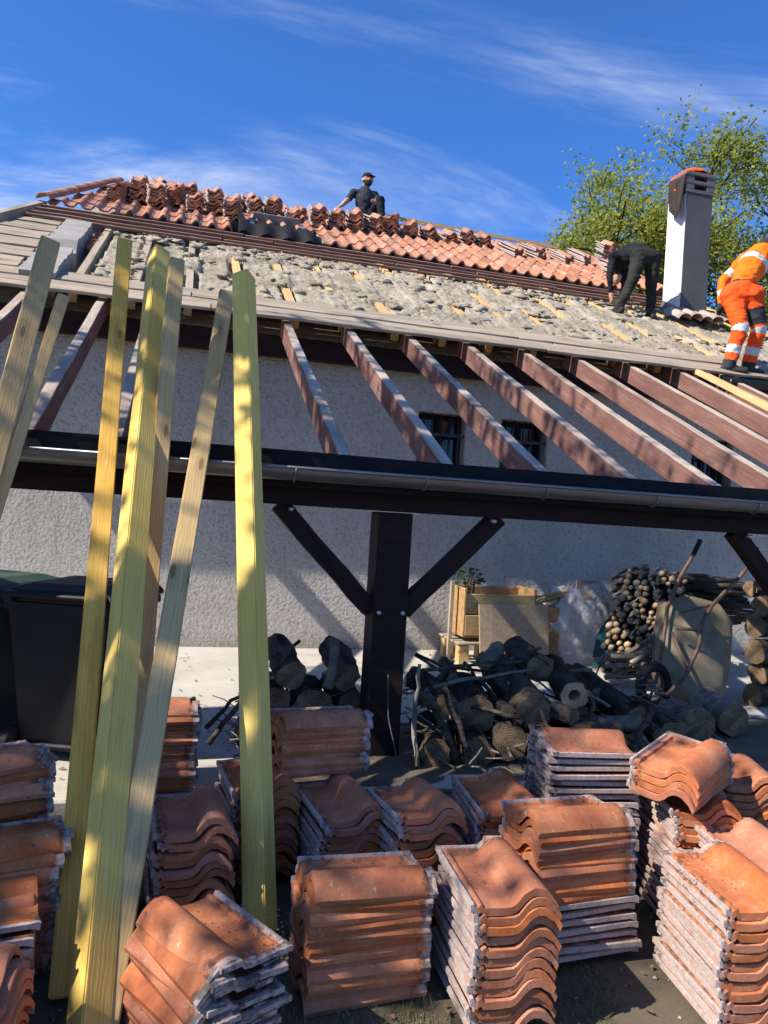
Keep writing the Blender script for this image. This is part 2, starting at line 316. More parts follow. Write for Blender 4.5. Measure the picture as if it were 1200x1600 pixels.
def bagmat():
    m, t, b = nodes('polythene'); c = tcoord(t)
    b.inputs['Base Color'].default_value = (0.80, 0.80, 0.80, 1); b.inputs['Roughness'].default_value = 0.22
    tr = t.nodes.new('ShaderNodeBsdfTransparent'); tl = t.nodes.new('ShaderNodeBsdfTranslucent'); tl.inputs['Color'].default_value = (0.8, 0.8, 0.8, 1)
    a = t.nodes.new('ShaderNodeMixShader'); a.inputs[0].default_value = 0.35
    t.links.new(b.outputs[0], a.inputs[1]); t.links.new(tl.outputs[0], a.inputs[2])
    a2 = t.nodes.new('ShaderNodeMixShader'); a2.inputs[0].default_value = 0.28
    t.links.new(a.outputs[0], a2.inputs[1]); t.links.new(tr.outputs[0], a2.inputs[2])
    t.links.new(a2.outputs[0], t.nodes['Material Output'].inputs['Surface'])
    tbump(t, b, tnoise(t, c, 9, 4, 0.6, 2.5), 0.9, 0.06); return m
MT['polythene'] = bagmat()

# ------------------------------------------------------------------ builders
def tag(o, label=None, cat=None, group=None, kind=None):
    for k, v in (('label', label), ('category', cat), ('group', group), ('kind', kind)):
        if v: o[k] = v
    return o
def pmat(p):
    return Matrix.LocRotScale(p.location, p.rotation_euler, None) if p else Matrix.Identity(4)
def wmat(o):
    return WM.get(o.name, Matrix.Identity(4))
WM = {}
def link(o, parent=None, mw=None):
    COL.objects.link(o)
    mw = mw if mw is not None else Matrix.Identity(4)
    if parent: 
        o.parent = parent; o.matrix_parent_inverse = Matrix.Identity(4)
        o.matrix_basis = WM[parent.name].inverted() @ mw
    else: o.matrix_basis = mw
    WM[o.name] = mw.copy(); return o
def empty(name, loc, label, cat, group=None):
    o = bpy.data.objects.new(name, None); o.empty_display_size = 0.1
    link(o, None, Matrix.Translation(V(loc))); return tag(o, label, cat, group)
class MB:
    def __init__(s): s.v = []; s.f = []; s.m = []
    def add(s, vs, fs, mi=0):
        b = len(s.v); s.v += [tuple(q) for q in vs]; s.f += [tuple(i+b for i in f) for f in fs]; s.m += [mi]*len(fs)
    def box(s, c, d, rot=None, mi=0):
        c = V(c); h = V(d)/2; vs = []
        for z in (-1, 1):
            for x, y in ((-1, -1), (1, -1), (1, 1), (-1, 1)):
                p = V((x*h.x, y*h.y, z*h.z)); vs.append(c+(rot @ p if rot else p))
        s.add(vs, [(3, 2, 1, 0), (4, 5, 6, 7), (0, 1, 5, 4), (1, 2, 6, 5), (2, 3, 7, 6), (3, 0, 4, 7)], mi)
    def bar(s, a, b, wd, ht, mi=0, up=(0, 0, 1)):
        a, b = V(a), V(b); x = (b-a).normalized(); y = V(up).cross(x).normalized(); z = x.cross(y)
        s.box((a+b)/2, ((b-a).length, wd, ht), Matrix((x, y, z)).transposed(), mi)
    def tube(s, pts, rad, n=8, mi=0, caps=True, capmi=None, jit=0.0):
        pts = [V(p) for p in pts]
        if not isinstance(rad, (list, tuple)): rad = [rad]*len(pts)
        b = len(s.v); prev = None; vs = []
        for i, p in enumerate(pts):
            d = (pts[min(i+1, len(pts)-1)]-pts[max(i-1, 0)]).normalized()
            if prev is None:
                a = d.orthogonal().normalized()
            else:
                a = (prev-d*prev.dot(d)).normalized()
            prev = a; c = d.cross(a)
            for k in range(n):
                t = 2*math.pi*k/n; r = rad[i]*(1+random.uniform(-jit, jit))
                vs.append(p+(a*math.cos(t)+c*math.sin(t))*r)
        fs = []
        for i in range(len(pts)-1):
            for k in range(n):
                fs.append((i*n+k, i*n+(k+1) % n, (i+1)*n+(k+1) % n, (i+1)*n+k))
        s.add(vs, fs, mi)
        if caps:
            cm = mi if capmi is None else capmi
            s.f.append(tuple(b+k for k in range(n-1, -1, -1))); s.m.append(cm)
            s.f.append(tuple(b+(len(pts)-1)*n+k for k in range(n))); s.m.append(cm)
    def mesh(s, name, mats, sm=False, bevel=0):
        me = bpy.data.meshes.new(name); me.from_pydata(s.v, [], s.f)
        for m in (mats if isinstance(mats, (list, tuple)) else [mats]): me.materials.append(MT[m] if isinstance(m, str) else m)
        me.polygons.foreach_set('material_index', s.m)
        if sm: me.polygons.foreach_set('use_smooth', [True]*len(me.polygons))
        if bevel:
            bm = bmesh.new(); bm.from_mesh(me)
            bmesh.ops.bevel(bm, geom=[e for e in bm.edges], offset=bevel, segments=1, affect='EDGES', clamp_overlap=True)
            bm.to_mesh(me); bm.free()
        me.update(); return me
    def build(s, name, mats, parent=None, sm=False, bevel=0, mw=None):
        return link(bpy.data.objects.new(name, s.mesh(name, mats, sm, bevel)), parent, mw)
def frame(p0, p1, up=(0, 0, 1)):
    a, b = V(p0), V(p1); x = (b-a).normalized(); y = V(up).cross(x).normalized(); z = x.cross(y)
    m = Matrix((x, y, z)).transposed().to_4x4(); m.translation = a
    return m, (b-a).length
def timber(name, p0, p1, wd, ht, mat, parent=None, up=(0, 0, 1), bevel=0.004, roll=0.0, seg=6, warp=0.004):
    """a timber from p0 to p1, local X along it, with slightly wavy faces; p0-p1 is its axis"""
    m, L = frame(p0, p1, up)
    if roll: m = m @ Matrix.Rotation(roll, 4, 'X')
    mb = MB(); vs = []; fs = []
    rn = random.Random(hash((round(L*1000), name, round(p0[0]*100), round(p0[1]*100))) & 0xffff)
    for i in range(seg+1):
        x = L*i/seg; oy = rn.uniform(-1, 1)*warp; oz = rn.uniform(-1, 1)*warp
        for y, z in ((-1, -1), (1, -1), (1, 1), (-1, 1)):
            vs.append((x, y*wd/2+oy, z*ht/2+oz))
    for i in range(seg):
        for k in range(4):
            fs.append((i*4+k, i*4+(k+1) % 4, (i+1)*4+(k+1) % 4, (i+1)*4+k)[::-1])
    fs.append((0, 1, 2, 3)); fs.append(tuple(seg*4+k for k in (3, 2, 1, 0)))
    mb.add(vs, [f[::-1] for f in fs])
    me = mb.mesh(name, mat)
    bm = bmesh.new(); bm.from_mesh(me); bmesh.ops.recalc_face_normals(bm, faces=bm.faces)
    if bevel:
        es = [e for e in bm.edges if len(e.link_faces) == 2 and e.calc_face_angle() > 0.8]
        bmesh.ops.bevel(bm, geom=es, offset=bevel, segments=2, affect='EDGES', clamp_overlap=True)
    bm.to_mesh(me); bm.free()
    return link(bpy.data.objects.new(name, me), parent, m)

# ================================================================== SETTING
ROOF_S = 0.532; EAVE_Y = 7.05; EAVE_Z = 3.09; RIDGE_Y = 12.9; TILE_Y = 10.42
def rz(y, h=0.0): return EAVE_Z+(y-EAVE_Y)*ROOF_S+h
RN = V((0, -ROOF_S, 1)).normalized(); RU = V((0, 1, ROOF_S)).normalized()
def hipL(y): return -1.22-0.257*(RIDGE_Y-y)
def hipR(y): return 7.2+0.2*(RIDGE_Y-y)

g = MB(); n = 60
for j in range(n+1):
    for i in range(n+1):
        x = -6+14*i/n; y = -2+5.72*j/n
        z = -0.235+0.035*noise.noise(V((x*1.3, y*1.3, 0)))+0.012*noise.noise(V((x*7, y*7, 3)))
        g.v.append((x, y, z))
for j in range(n):
    for i in range(n): g.f.append((j*(n+1)+i, j*(n+1)+i+1, (j+1)*(n+1)+i+1, (j+1)*(n+1)+i)); g.m.append(0)
yard = g.build('yard_ground', 'soil', sm=True); tag(yard, kind='structure')
g = MB(); g.add([(-300, -300, -0.34), (300, -300, -0.34), (300, 300, -0.34), (-300, 300, -0.34)], [(0, 1, 2, 3)])
tag(g.build('ground', 'soil'), kind='structure')
g = MB(); g.box((3, 5.68, -0.15), (16, 3.9, 0.30)); tag(g.build('terrace', 'terrace', bevel=0.012), kind='structure')

g = MB(); nx, ny = 90, 26
for j in range(ny+1):
    for i in range(nx+1):
        x = 0.35+5.6*i/nx; y = 3.70+1.35*j/ny; e_ = min(1, j/3, (ny-j)/5, i/6)
        g.v.append((x, y+0.10*noise.noise(V((x*2, 0, 5)))*(1 if j > 2 else 0), -0.012+e_*(0.022+0.018*noise.noise(V((x*3, y*3, 2)))+0.010*noise.noise(V((x*11, y*11, 8))))))
for j in range(ny):
    for i in range(nx): g.f.append((j*(nx+1)+i, j*(nx+1)+i+1, (j+1)*(nx+1)+i+1, (j+1)*(nx+1)+i)); g.m.append(0)
tag(g.build('soil_bed', 'soil', sm=True), kind='structure')

# ------------------------------------------------------------------ house
house = empty('house', (3.0, 7.55, 0), 'rendered house with half stripped tiled roof and barred windows', 'house')
wall = MB()
WX0, WX1, WT = -1.72, 7.9, 3.16
wins = [(2.33, 2.86), (3.25, 3.80), (5.60, 6.15)]; WZ0, WZ1 = 1.55, 2.46
xs = [WX0]+[q for p in wins for q in p]+[WX1]
for i in range(len(xs)-1):
    a, b = xs[i], xs[i+1]; mid = (a+b)/2
    if i % 2 == 0: wall.box((mid, 7.70, WT/2), (b-a, 0.30, WT))
    else:
        wall.box((mid, 7.70, WZ0/2), (b-a, 0.30, WZ0)); wall.box((mid, 7.70, (WZ1+WT)/2), (b-a, 0.30, WT-WZ1))
wall.box((WX0+0.15, 11.5, WT/2), (0.30, 7.3, WT)); wall.box((WX1-0.15, 11.5, WT/2), (0.30, 7.3, WT))
wall.box(((WX0+WX1)/2, 15.3, WT/2), (WX1-WX0, 0.30, WT))
wall.build('wall', 'stucco', house)
for a, b in wins:
    wf = MB(); md = (a+b)/2
    for x in (a+0.025, b-0.025, md): wf.box((x, 7.74, (WZ0+WZ1)/2), (0.05, 0.05, WZ1-WZ0))
    for z in (WZ0+0.03, WZ1-0.03): wf.box((md, 7.742, z), (b-a-0.1, 0.05, 0.05))
    win = wf.build('window', 'wood_dark', house)
    gl = MB(); gl.box((md, 7.75, (WZ0+WZ1)/2), (b-a-0.11, 0.008, WZ1-WZ0-0.12)); gl.build('pane', 'dark_glass', win)
    for k in range(5):
        br = MB(); x = a+0.07+(b-a-0.14)*k/4
        br.tube([(x, 7.60, WZ0), (x, 7.60, WZ1)], 0.009, 8); br.build('bar', 'black_metal', win, True)
    for z in (WZ0+0.22, WZ1-0.22):
        br = MB(); br.box((md, 7.60, z), (b-a, 0.008, 0.03)); br.build('bar', 'black_metal', win)
    sl = MB(); sl.box((md, 7.56, WZ0-0.025), (b-a+0.08, 0.12, 0.045)); sl.build('sill', 'upstand', win, bevel=0.006)

roof = MB()   # the deck below everything and the back slope
def rp(x, y, h): return V((x, y, rz(y)))+RN*h
D = -0.16
q = [rp(hipL(7.3), 7.3, D), rp(hipR(7.3), 7.3, D), rp(hipR(RIDGE_Y), RIDGE_Y, D), rp(hipL(RIDGE_Y), RIDGE_Y, D)]
roof.add(q, [(0, 1, 2, 3)])
bz = rz(EAVE_Y); B = 2*RIDGE_Y-EAVE_Y
roof.add([q[3], q[2], V((hipR(EAVE_Y), B, bz)), V((hipL(EAVE_Y), B, bz))], [(0, 1, 2, 3)])
roof.add([q[0], q[3], V((hipL(EAVE_Y), B, bz))], [(0, 1, 2)])
roof.add([q[2], q[1], V((hipR(EAVE_Y), B, bz))], [(0, 1, 2)])
roofo = roof.build('roof', 'wood_grey', house)
# main rafters
for k in range(18):
    x = -1.02+0.5*k
    if x > 8.1: continue
    m = 'wood_grey' if k < 3 else 'pine_fresh'
    timber('rafter', rp(x, 7.32, -0.075), rp(x, 10.5, -0.075), 0.075, 0.15, m, roofo, up=RN, bevel=0.003)
# eave boards
x = -2.72
for L in (2.9, 3.3, 2.6, 2.35):
    timber('eave_board', rp(x+0.004, 7.12, 0.02), rp(x+L-0.004, 7.12, 0.02), 0.15, 0.028, 'wood_grey', roofo, up=RN, seg=8, warp=0.005)
    for q_, (oy_, oh_) in enumerate(((7.275, 0.012), (7.43, 0.022), (7.585, 0.014))):
        timber('eave_board', rp(x+0.2-0.37*q_, oy_, oh_), rp(x+L+0.19-0.37*q_, oy_, oh_), 0.168, 0.028, 'wood_grey', roofo, up=RN, seg=8, warp=0.004)
    x += L
# dark ledger under the eave that carries the carport rafters
timber('ledger', (-1.9, 7.44, 2.93), (8.0, 7.44, 2.93), 0.10, 0.2, 'wood_dark', roofo)
# sheathing planks left of the upstand, following the slope lengthwise
for k in range(15):
    y0 = 7.38+k*0.2
    if y0 > 9.9: break
    xa = hipL(y0+0.1)+0.05
    timber('plank', rp(xa, y0+0.1, 0.02+0.006*(k % 2)), rp(-1.52+random.uniform(-0.03, 0.03), y0+0.1, 0.02+0.006*(k % 2)), 0.192, 0.024, 'wood_grey', roofo, up=RN, seg=4, bevel=0.002)
timber('hip_rafter', rp(hipL(7.1)-0.02, 7.1, 0.05), rp(hipL(10.5)-0.02, 10.5, 0.05), 0.09, 0.13, 'wood_grey', roofo, up=RN)
timber('hip_rafter', rp(hipR(7.1)+0.02, 7.1, 0.0), rp(hipR(11.4)+0.02, 11.4, 0.0), 0.08, 0.12, 'pine_green', roofo, up=RN)
timber('plank', rp(7.35, 9.0, 0.03), rp(7.55, 10.3, 0.05), 0.2, 0.03, 'pine_green', roofo, up=RN)
timber('plank', rp(8.05, 7.7, 0.05), rp(7.7, 9.2, 0.07), 0.16, 0.03, 'pine_fresh', roofo, up=RN)
# masonry upstand
u = MB(); ny = 26; prof = [(-1.46, 0.0), (-1.46, 0.09), (-1.17, 0.09), (-1.17, -0.25)]
for j in range(ny+1):
    y = 7.36+2.42*j/ny
    for a, h in prof: u.v.append(tuple(rp(a+random.uniform(-.008, .008), y, h+random.uniform(-.016, .016)-(0.07 if 10 < j < 14 else 0)*(h > 0.05))))
for j in range(ny):
    for k in range(3): u.f.append((j*4+k, j*4+k+1, (j+1)*4+k+1, (j+1)*4+k)[::-1]); u.m.append(0)
u.f.append((0, 1, 2, 3)); u.m.append(0)
u.build('upstand', 'upstand', roofo)
for i in range(7):
    b_ = MB(); y = 9.05+0.11*i
    b_.box(rp(-1.09+0.01*(i % 2), y, -0.06+0.012*(i % 3)), (0.09, 0.1, 0.06)); b_.build('brick', 'brick', roofo, bevel=0.004)
# battens below the tile edge
for i, (y, h) in enumerate([(9.86, 0.05), (10.02, 0.06), (10.18, 0.075), (10.33, 0.09), (10.40, 0.03)]):
    xa = hipL(y)+0.05
    while xa < hipR(y)-0.3:
        L = min(random.uniform(2.2, 3.2), hipR(y)-0.1-xa)
        timber('batten', rp(xa, y, h+random.uniform(-.006, .006)), rp(xa+L-0.02, y, h+random.uniform(-.006, .006)), 0.05, 0.03, 'wood_batten', roofo, up=RN, seg=6, warp=0.004, bevel=0.002); xa += L
# mineral wool between and over the rafters
IX0, IX1, IY0, IY1 = -1.0, 8.05, 7.60, 9.98
nx, ny = 460, 150
g = MB()
for j in range(ny+1):
    for i in range(nx+1):
        x = IX0+(IX1-IX0)*i/nx; y = IY0+(IY1-IY0)*j/ny
        if x > hipR(y)-0.05: x = hipR(y)-0.05
        p = V((x*1.0, y*1.15, 0))
        a = noise.fractal(p*3.1, 0.9, 2.1, 4); b_ = noise.fractal(p*9.0+V((5, 3, 1)), 0.8, 2.0, 3)
        c_3 = noise.fractal(p*24.0+V((1, 7, 4)), 0.7, 2.1, 3); h = 0.0+0.024*a+0.022*abs(b_)+0.013*c_3
        dx = ((x+1.02) % 0.5); dx = min(dx, 0.5-dx)
        left = max(0.0, min(1.0, (1.0-x)/1.5))
        cover = noise.noise(V((round((x+1.02)/0.5)*3.7, y*1.6, 2.0)))+0.0-0.4*left
        if dx < 0.085:
            h += (0.018 if cover > 0 else -0.10)
        else: h += -0.04*left
        # a low place near the chimney
        r = math.hypot((x-6.3)/1.2, (y-9.7)/0.35)
        if r < 1: h -= 0.07*(1-r)
        g.v.append(tuple(rp(x+0.02*noise.noise(p*11), y+0.02*noise.noise(p*11+V((9, 9, 9))), h)))
for j in range(ny):
    for i in range(nx): g.f.append((j*(nx+1)+i, j*(nx+1)+i+1, (j+1)*(nx+1)+i+1, (j+1)*(nx+1)+i)); g.m.append(0)
# loose tufts
ico = bmesh.new(); bmesh.ops.create_icosphere(ico, subdivisions=2, radius=1.0)
IV = [v.co.copy() for v in ico.verts]; IF = [tuple(v.index for v in f.verts) for f in ico.faces]; ico.free()
for k in range(260):
    y = random.uniform(7.66, 9.95); x = random.uniform(-0.9, hipR(y)-0.1)
    if random.random() < 0.35: y = 9.5+random.random()*0.42
    r = random.uniform(0.015, 0.06); o = V((random.random()*50, random.random()*50, 0))
    sx, sy, sz = r*random.uniform(0.9, 2.0), r*random.uniform(0.7, 1.4), r*random.uniform(0.3, 0.6)
    c = rp(x, y, 0.02)
    g.add([c+V((v.x*sx, v.y*sy, v.z*sz+v.y*sy*0.5))*(1+0.9*noise.noise(v*1.9+o)+0.7*noise.noise(v*4.5+o)) for v in IV], IF)
ins = g.build('insulation', 'insulation', roofo, sm=True); tag(ins, kind='stuff')

# ------------------------------------------------------------------ roof tile mesh
def tile_mesh(name, W=0.30, L=0.42, mat='tile', lod=0, seed=0, chip=True):
    pr = [(0, .020), (.010, .022), (.017, .011), (.025, .011), (.030, .018), (.037, .018), (.044, .008), (.09, .006), (.135, .008), (.150, .014), (.163, .030), (.176, .047), (.192, .059), (.212, .065), (.235, .063), (.256, .053), (.273, .037), (.286, .018), (.293, .006)]
    if lod: pr = [(0, .02), (.03, .018), (.044, .008), (.135, .008), (.163, .030), (.185, .055), (.212, .065), (.24, .061), (.268, .042), (.293, .006)]
    ys = [0, .006, .03, .2, .375, .383, .392, .408, .42] if not lod else [0, .38, .42]
    rn = random.Random(seed); k = W/0.30; n_ = len(pr); top = []; bot = []
    for y in ys:
        for x, z in pr:
            zz = z
            if not lod:
                if y > 0.388: zz = (z*0.80 if x > .15 else max(z, .021))
                if 0.37 < y < 0.388 and x < .14: zz = z
                if y < 0.001: zz -= 0.003
            xx = x*k; yy = y*L/.42
            j = 0.0012 if not lod else 0
            top.append((xx+rn.uniform(-j, j), yy+(rn.uniform(-.002, .002) if y in (0, .42) and not lod else 0), zz+rn.uniform(-j, j)))
            th = .013
            if x < .04: th = .017
            if y < .02: th = max(th, .024)
            if x > .27: th = .018
            inset = .0
            bx_ = xx+(0.006 if x > .15 and x < .2 else 0)-(0.006 if x > .24 else 0)
            bot.append((bx_, yy, zz-th))
    vs = top+bot; N = len(top); fs = []
    for j in range(len(ys)-1):
        for i in range(n_-1):
            a = j*n_+i; fs.append((a, a+1, a+n_+1, a+n_)); fs.append((N+a+n_, N+a+n_+1, N+a+1, N+a))
        a = j*n_; fs.append((a, a+n_, N+a+n_, N+a)); a = j*n_+n_-1; fs.append((N+a, N+a+n_, a+n_, a))
    for i in range(n_-1):
        fs.append((N+i, N+i+1, i+1, i)); a = (len(ys)-1)*n_+i; fs.append((a, a+1, N+a+1, N+a))
    mb = MB(); mb.add(vs, fs)
    if not lod:
        mb.box((0.22*k, L+.004, .040), (.07*k, .016, .016)); mb.box((.07*k, L-.02, -.012), (.05, .02, .014))
    me = mb.mesh(name, mat, sm=True)
    bm = bmesh.new(); bm.from_mesh(me); bmesh.ops.recalc_face_normals(bm, faces=bm.faces)
    for e in bm.edges: e.smooth = not (len(e.link_faces) == 2 and e.calc_face_angle() > 0.75)
    bm.to_mesh(me); bm.free(); return me
RT = tile_mesh('laid_tile', 0.225, 0.42, 'tile_roof', lod=1)
# laid courses
TW = 0.205; GA = 0.385
course = 0; laid = 0
y = TILE_Y
uw = GA*RU.y
SKY = (0.62, 1.58, 10.3, 11.35)
while y < RIDGE_Y-0.1:
    x = hipL(y)+0.02
    x = math.ceil((x+2)/TW)*TW-2
    while x+TW < hipR(y+0.1)+0.05:
        inwin = SKY[0]-0.1 < x+0.1 < SKY[1]+0.03 and y < SKY[3]-0.35
        nearch = x > 6.35 and y < 10.6
        if not inwin and not nearch:
            o = bpy.data.objects.new('tile', RT)
            m = Matrix((V((1, 0, 0)), (RU-RN*0.045).normalized(), RN)).transposed().to_4x4()
            m.translation = rp(x, y, 0.115+random.uniform(-.006, .006))
            m = m @ Matrix.Rotation(random.uniform(-.02, .02), 4, 'Z')
            link(o, roofo, m); laid += 1
        x += TW
    y += uw
# ridge and left hip cover tiles
def halfpipe(L=0.40, r0=0.10, r1=0.085):
    mb = MB(); n_ = 8; vs = []
    for y_, r in ((0, r0), (L, r1)):
        for rr in (r, r-0.014):
            for k in range(n_+1):
                t = math.pi*k/n_; vs.append((math.cos(t)*rr, y_, math.sin(t)*rr*0.8))
    m1 = n_+1; fs = []
    for k in range(n_):
        fs += [(k, k+1, 2*m1+k+1, 2*m1+k), (m1+k+1, m1+k, 3*m1+k, 3*m1+k+1), (k+1, k, m1+k, m1+k+1), (2*m1+k, 2*m1+k+1, 3*m1+k+1, 3*m1+k)]
    mb.add(vs, fs); return mb.mesh('ridge_tile', 'tile_roof', sm=True)
HP = halfpipe()
def laid_pipe(a, d, up):
    y_ = V(d).normalized(); x_ = y_.cross(V(up)).normalized(); z_ = x_.cross(y_)
    m = Matrix((x_, y_, z_)).transposed().to_4x4(); m.translation = V(a); link(bpy.data.objects.new('ridge_tile', HP), roofo, m)
hd = V((hipL(RIDGE_Y)-hipL(10.4), RIDGE_Y-10.4, rz(RIDGE_Y)-rz(10.4)))
k = 0
while k*0.36 < hd.length-0.2:
    laid_pipe(rp(hipL(10.4)+0.02, 10.42, 0.15)+hd.normalized()*0.36*k, hd, (0, 0, 1)); k += 1
xx = 3.0
while xx < 7.0:
    if random.random() < 0.6: laid_pipe((xx, RIDGE_Y, rz(RIDGE_Y)+0.12), (1, 0, 0), (0, 0, 1))
    xx += 0.36
timber('ridge_batten', (2.9, 13.0, 6.55), (6.45, 12.95, 6.47), 0.03, 0.06, 'pine_tan', roofo, bevel=0.002)

# roof window with rubber skirt
rw = MB()
for (a, b_, y0, y1, h0, h1) in ((0.80, 1.48, 11.38, 11.44, 0.08, 0.24), (0.74, 0.80, 10.72, 11.44, 0.08, 0.155), (1.48, 1.54, 10.72, 11.44, 0.08, 0.155)):
    pts = [rp(a, y0, h0), rp(b_, y0, h0), rp(b_, y1, h0), rp(a, y1, h0), rp(a, y0, h1), rp(b_, y0, h1), rp(b_, y1, h1), rp(a, y1, h1)]
    rw.add(pts, [(3, 2, 1, 0), (4, 5, 6, 7), (0, 1, 5, 4), (1, 2, 6, 5), (2, 3, 7, 6), (3, 0, 4, 7)])
rwo = rw.build('roof_window', 'window_metal', house)
pn = MB(); pn.add([rp(0.80, 10.85, 0.14), rp(1.48, 10.85, 0.14), rp(1.48, 11.38, 0.14), rp(0.80, 11.38, 0.14)], [(0, 1, 2, 3)]); pn.build('pane', 'dark_glass', rwo)
sk = MB(); nx_, ny_ = 24, 6
for j in range(ny_+1):
    for i in range(nx_+1):
        t = i/nx_; s_ = j/ny_
        x = 0.55+1.14*t; y_ = 10.36+0.72*s_+0.03*math.sin(t*19)
        h = 0.12+0.10*math.sin(math.pi*min(1, s_*1.2))+0.035*math.sin(t*24+s_)*(1-s_)
        if t > 0.85: h -= (t-0.85)*0.35
        sk.v.append(tuple(rp(x, y_, h)))
for j in range(ny_):
    for i in range(nx_): a = j*(nx_+1)+i; sk.f.append((a, a+1, a+nx_+2, a+nx_+1)); sk.m.append(0)
sk.build('skirt', 'bitumen', rwo, sm=True)

# black gutter and fresh trim at the upper eave, far right
gm = MB()
for i in range(9):
    t = math.pi*i/8
    for xq in (5.55, 8.4): gm.v.append((xq, 6.96-0.065*math.cos(t), 3.03-0.07*math.sin(t)))
for i in range(8): gm.f.append((2*i, 2*i+1, 2*i+3, 2*i+2)); gm.m.append(0)
gm.box((6.98, 7.035, 3.0), (2.85, 0.02, 0.15))
gm.build('eave_gutter', 'black_metal', roofo)

# ------------------------------------------------------------------ chimney
ch = empty('chimney', (6.85, 9.63, 4.2), 'tall square white rendered chimney with grey slotted cowl on the roof', 'chimney')
CX0, CX1, CY0, CY1 = 6.64, 7.07, 9.42, 9.84
cmx, cmy = (CX0+CX1)/2, (CY0+CY1)/2
b_ = MB(); b_.box((cmx, cmy, 5.13), (0.43, 0.42, 2.06)); b_.build('shaft', 'chimney', ch, bevel=0.012)
b_ = MB(); b_.box((cmx+0.004, CY0-0.004, 5.13), (0.424, 0.012, 2.05)); tag(b_.build('front_slab', 'front_grey', ch, bevel=0.003), 'dark grey front face')  # thin slab over the shaft's front, coloured darker than the other faces
for i, (z, h, wx) in enumerate(((6.185, 0.05, 0.47), (6.31, 0.05, 0.48), (6.43, 0.05, 0.49))):
    b_ = MB(); b_.box((cmx, cmy, z), (wx, wx-0.01, h)); b_.build('cowl_slab', 'cowl', ch, bevel=0.006)
    if i < 2:
        for sx in (-1, 1):
            for sy in (-1, 1):
                b_ = MB(); b_.box((cmx+sx*0.17, cmy+sy*0.165, z+h/2+0.037), (0.13, 0.13, 0.076)); b_.build('cowl_block', 'cowl', ch, bevel=0.004)
        b_ = MB(); b_.box((cmx, cmy, z+h/2+0.037), (0.2, 0.2, 0.076)); b_.build('cowl_core', 'bitumen', ch)
fl = MB()
fl.box((cmx-0.225, cmy, rz(cmy)+0.12), (0.012, 0.46, 0.09), Matrix.Rotation(math.atan(ROOF_S), 3, 'X')); fl.box((cmx, CY0-0.02, rz(CY0)+0.11), (0.45, 0.02, 0.09))
fl.build('flashing', 'window_metal', ch)
for i in range(5):
    laid_pipe(rp(6.5+0.17*i, 9.12, 0.09+0.02*(i % 2)), RU, RN)

# ------------------------------------------------------------------ carport
cp = empty('carport', (1.2, 4.3, 0), 'dark timber lean-to carport stripped to its rafters along the wall', 'carport')
def post(x):
    m = MB(); m.box((x, 4.30, 0.70), (0.20, 0.20, 1.40)); m.build('post', 'wood_dark', cp, bevel=0.008)
    for s in (-1, 1):
        timber('brace', (x+s*0.095, 4.30, 0.83), (x+s*0.66, 4.30, 1.41), 0.09, 0.10, 'wood_dark', cp)
        for (bx_, bz_) in ((x+s*0.60, 1.385), (x+s*0.07, 0.83)):
            bo = MB(); bo.tube([(bx_, 4.19, bz_), (bx_, 4.245, bz_)] if abs(bx_-x) > .3 else [(bx_, 4.185, bz_), (bx_, 4.215, bz_)], 0.012, 8); bo.build('bolt', 'bolt', cp, True)
for x in (-1.8, 1.2, 4.2): post(x)
timber('beam', (-2.6, 4.30, 1.49), (7.2, 4.30, 1.49), 0.16, 0.17, 'wood_dark', cp, seg=10)
timber('fascia_board', (-2.6, 4.115, 1.60), (7.2, 4.115, 1.60), 0.026, 0.19, 'bitumen', cp, seg=12)
timber('fascia_board', (-2.6, 4.15, 1.685), (7.2, 4.15, 1.685), 0.10, 0.02, 'bitumen', cp, seg=12, warp=0.006)
gu = MB(); n_ = 10
for xq in (-2.6, 7.2):
    for rr in (0.064, 0.060):
        for i in range(n_+1):
            t = math.pi*i/n_; gu.v.append((xq, 4.036-rr*math.cos(t), 1.600-rr*math.sin(t)))
for i in range(n_):
    a = i; m1 = n_+1
    gu.f += [(a, a+1, 2*m1+a+1, 2*m1+a), (m1+a+1, m1+a, 3*m1+a, 3*m1+a+1)]; gu.m += [0, 0]
gu.tube([(-2.6, 3.972, 1.602), (7.2, 3.972, 1.602)], 0.009, 8)
guo = gu.build('gutter', 'zinc', cp, sm=True)
for k in range(14):
    x = -2.3+0.72*k; br = MB()
    br.tube([(x, 4.036-0.067*math.cos(t), 1.600-0.067*math.sin(t)) for t in [math.pi*i/10 for i in range(11)]], 0.007, 6); br.build('gutter_bracket', 'zinc', guo, sm=True)
RX = [-1.35, -0.75, -0.33]+[0.87+0.6*k for k in range(10)]
for x in RX:
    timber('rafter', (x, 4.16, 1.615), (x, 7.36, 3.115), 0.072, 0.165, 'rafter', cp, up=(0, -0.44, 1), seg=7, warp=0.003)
timber('trim_strip', (5.24, 4.6, 1.93), (5.24, 7.1, 3.11), 0.06, 0.05, 'pine_fresh', cp, up=(0, -0.44, 1))
timber('trim_strip', (5.36, 4.6, 1.92), (5.36, 7.1, 3.10), 0.05, 0.03, 'pine_fresh', cp, up=(0, -0.44, 1))

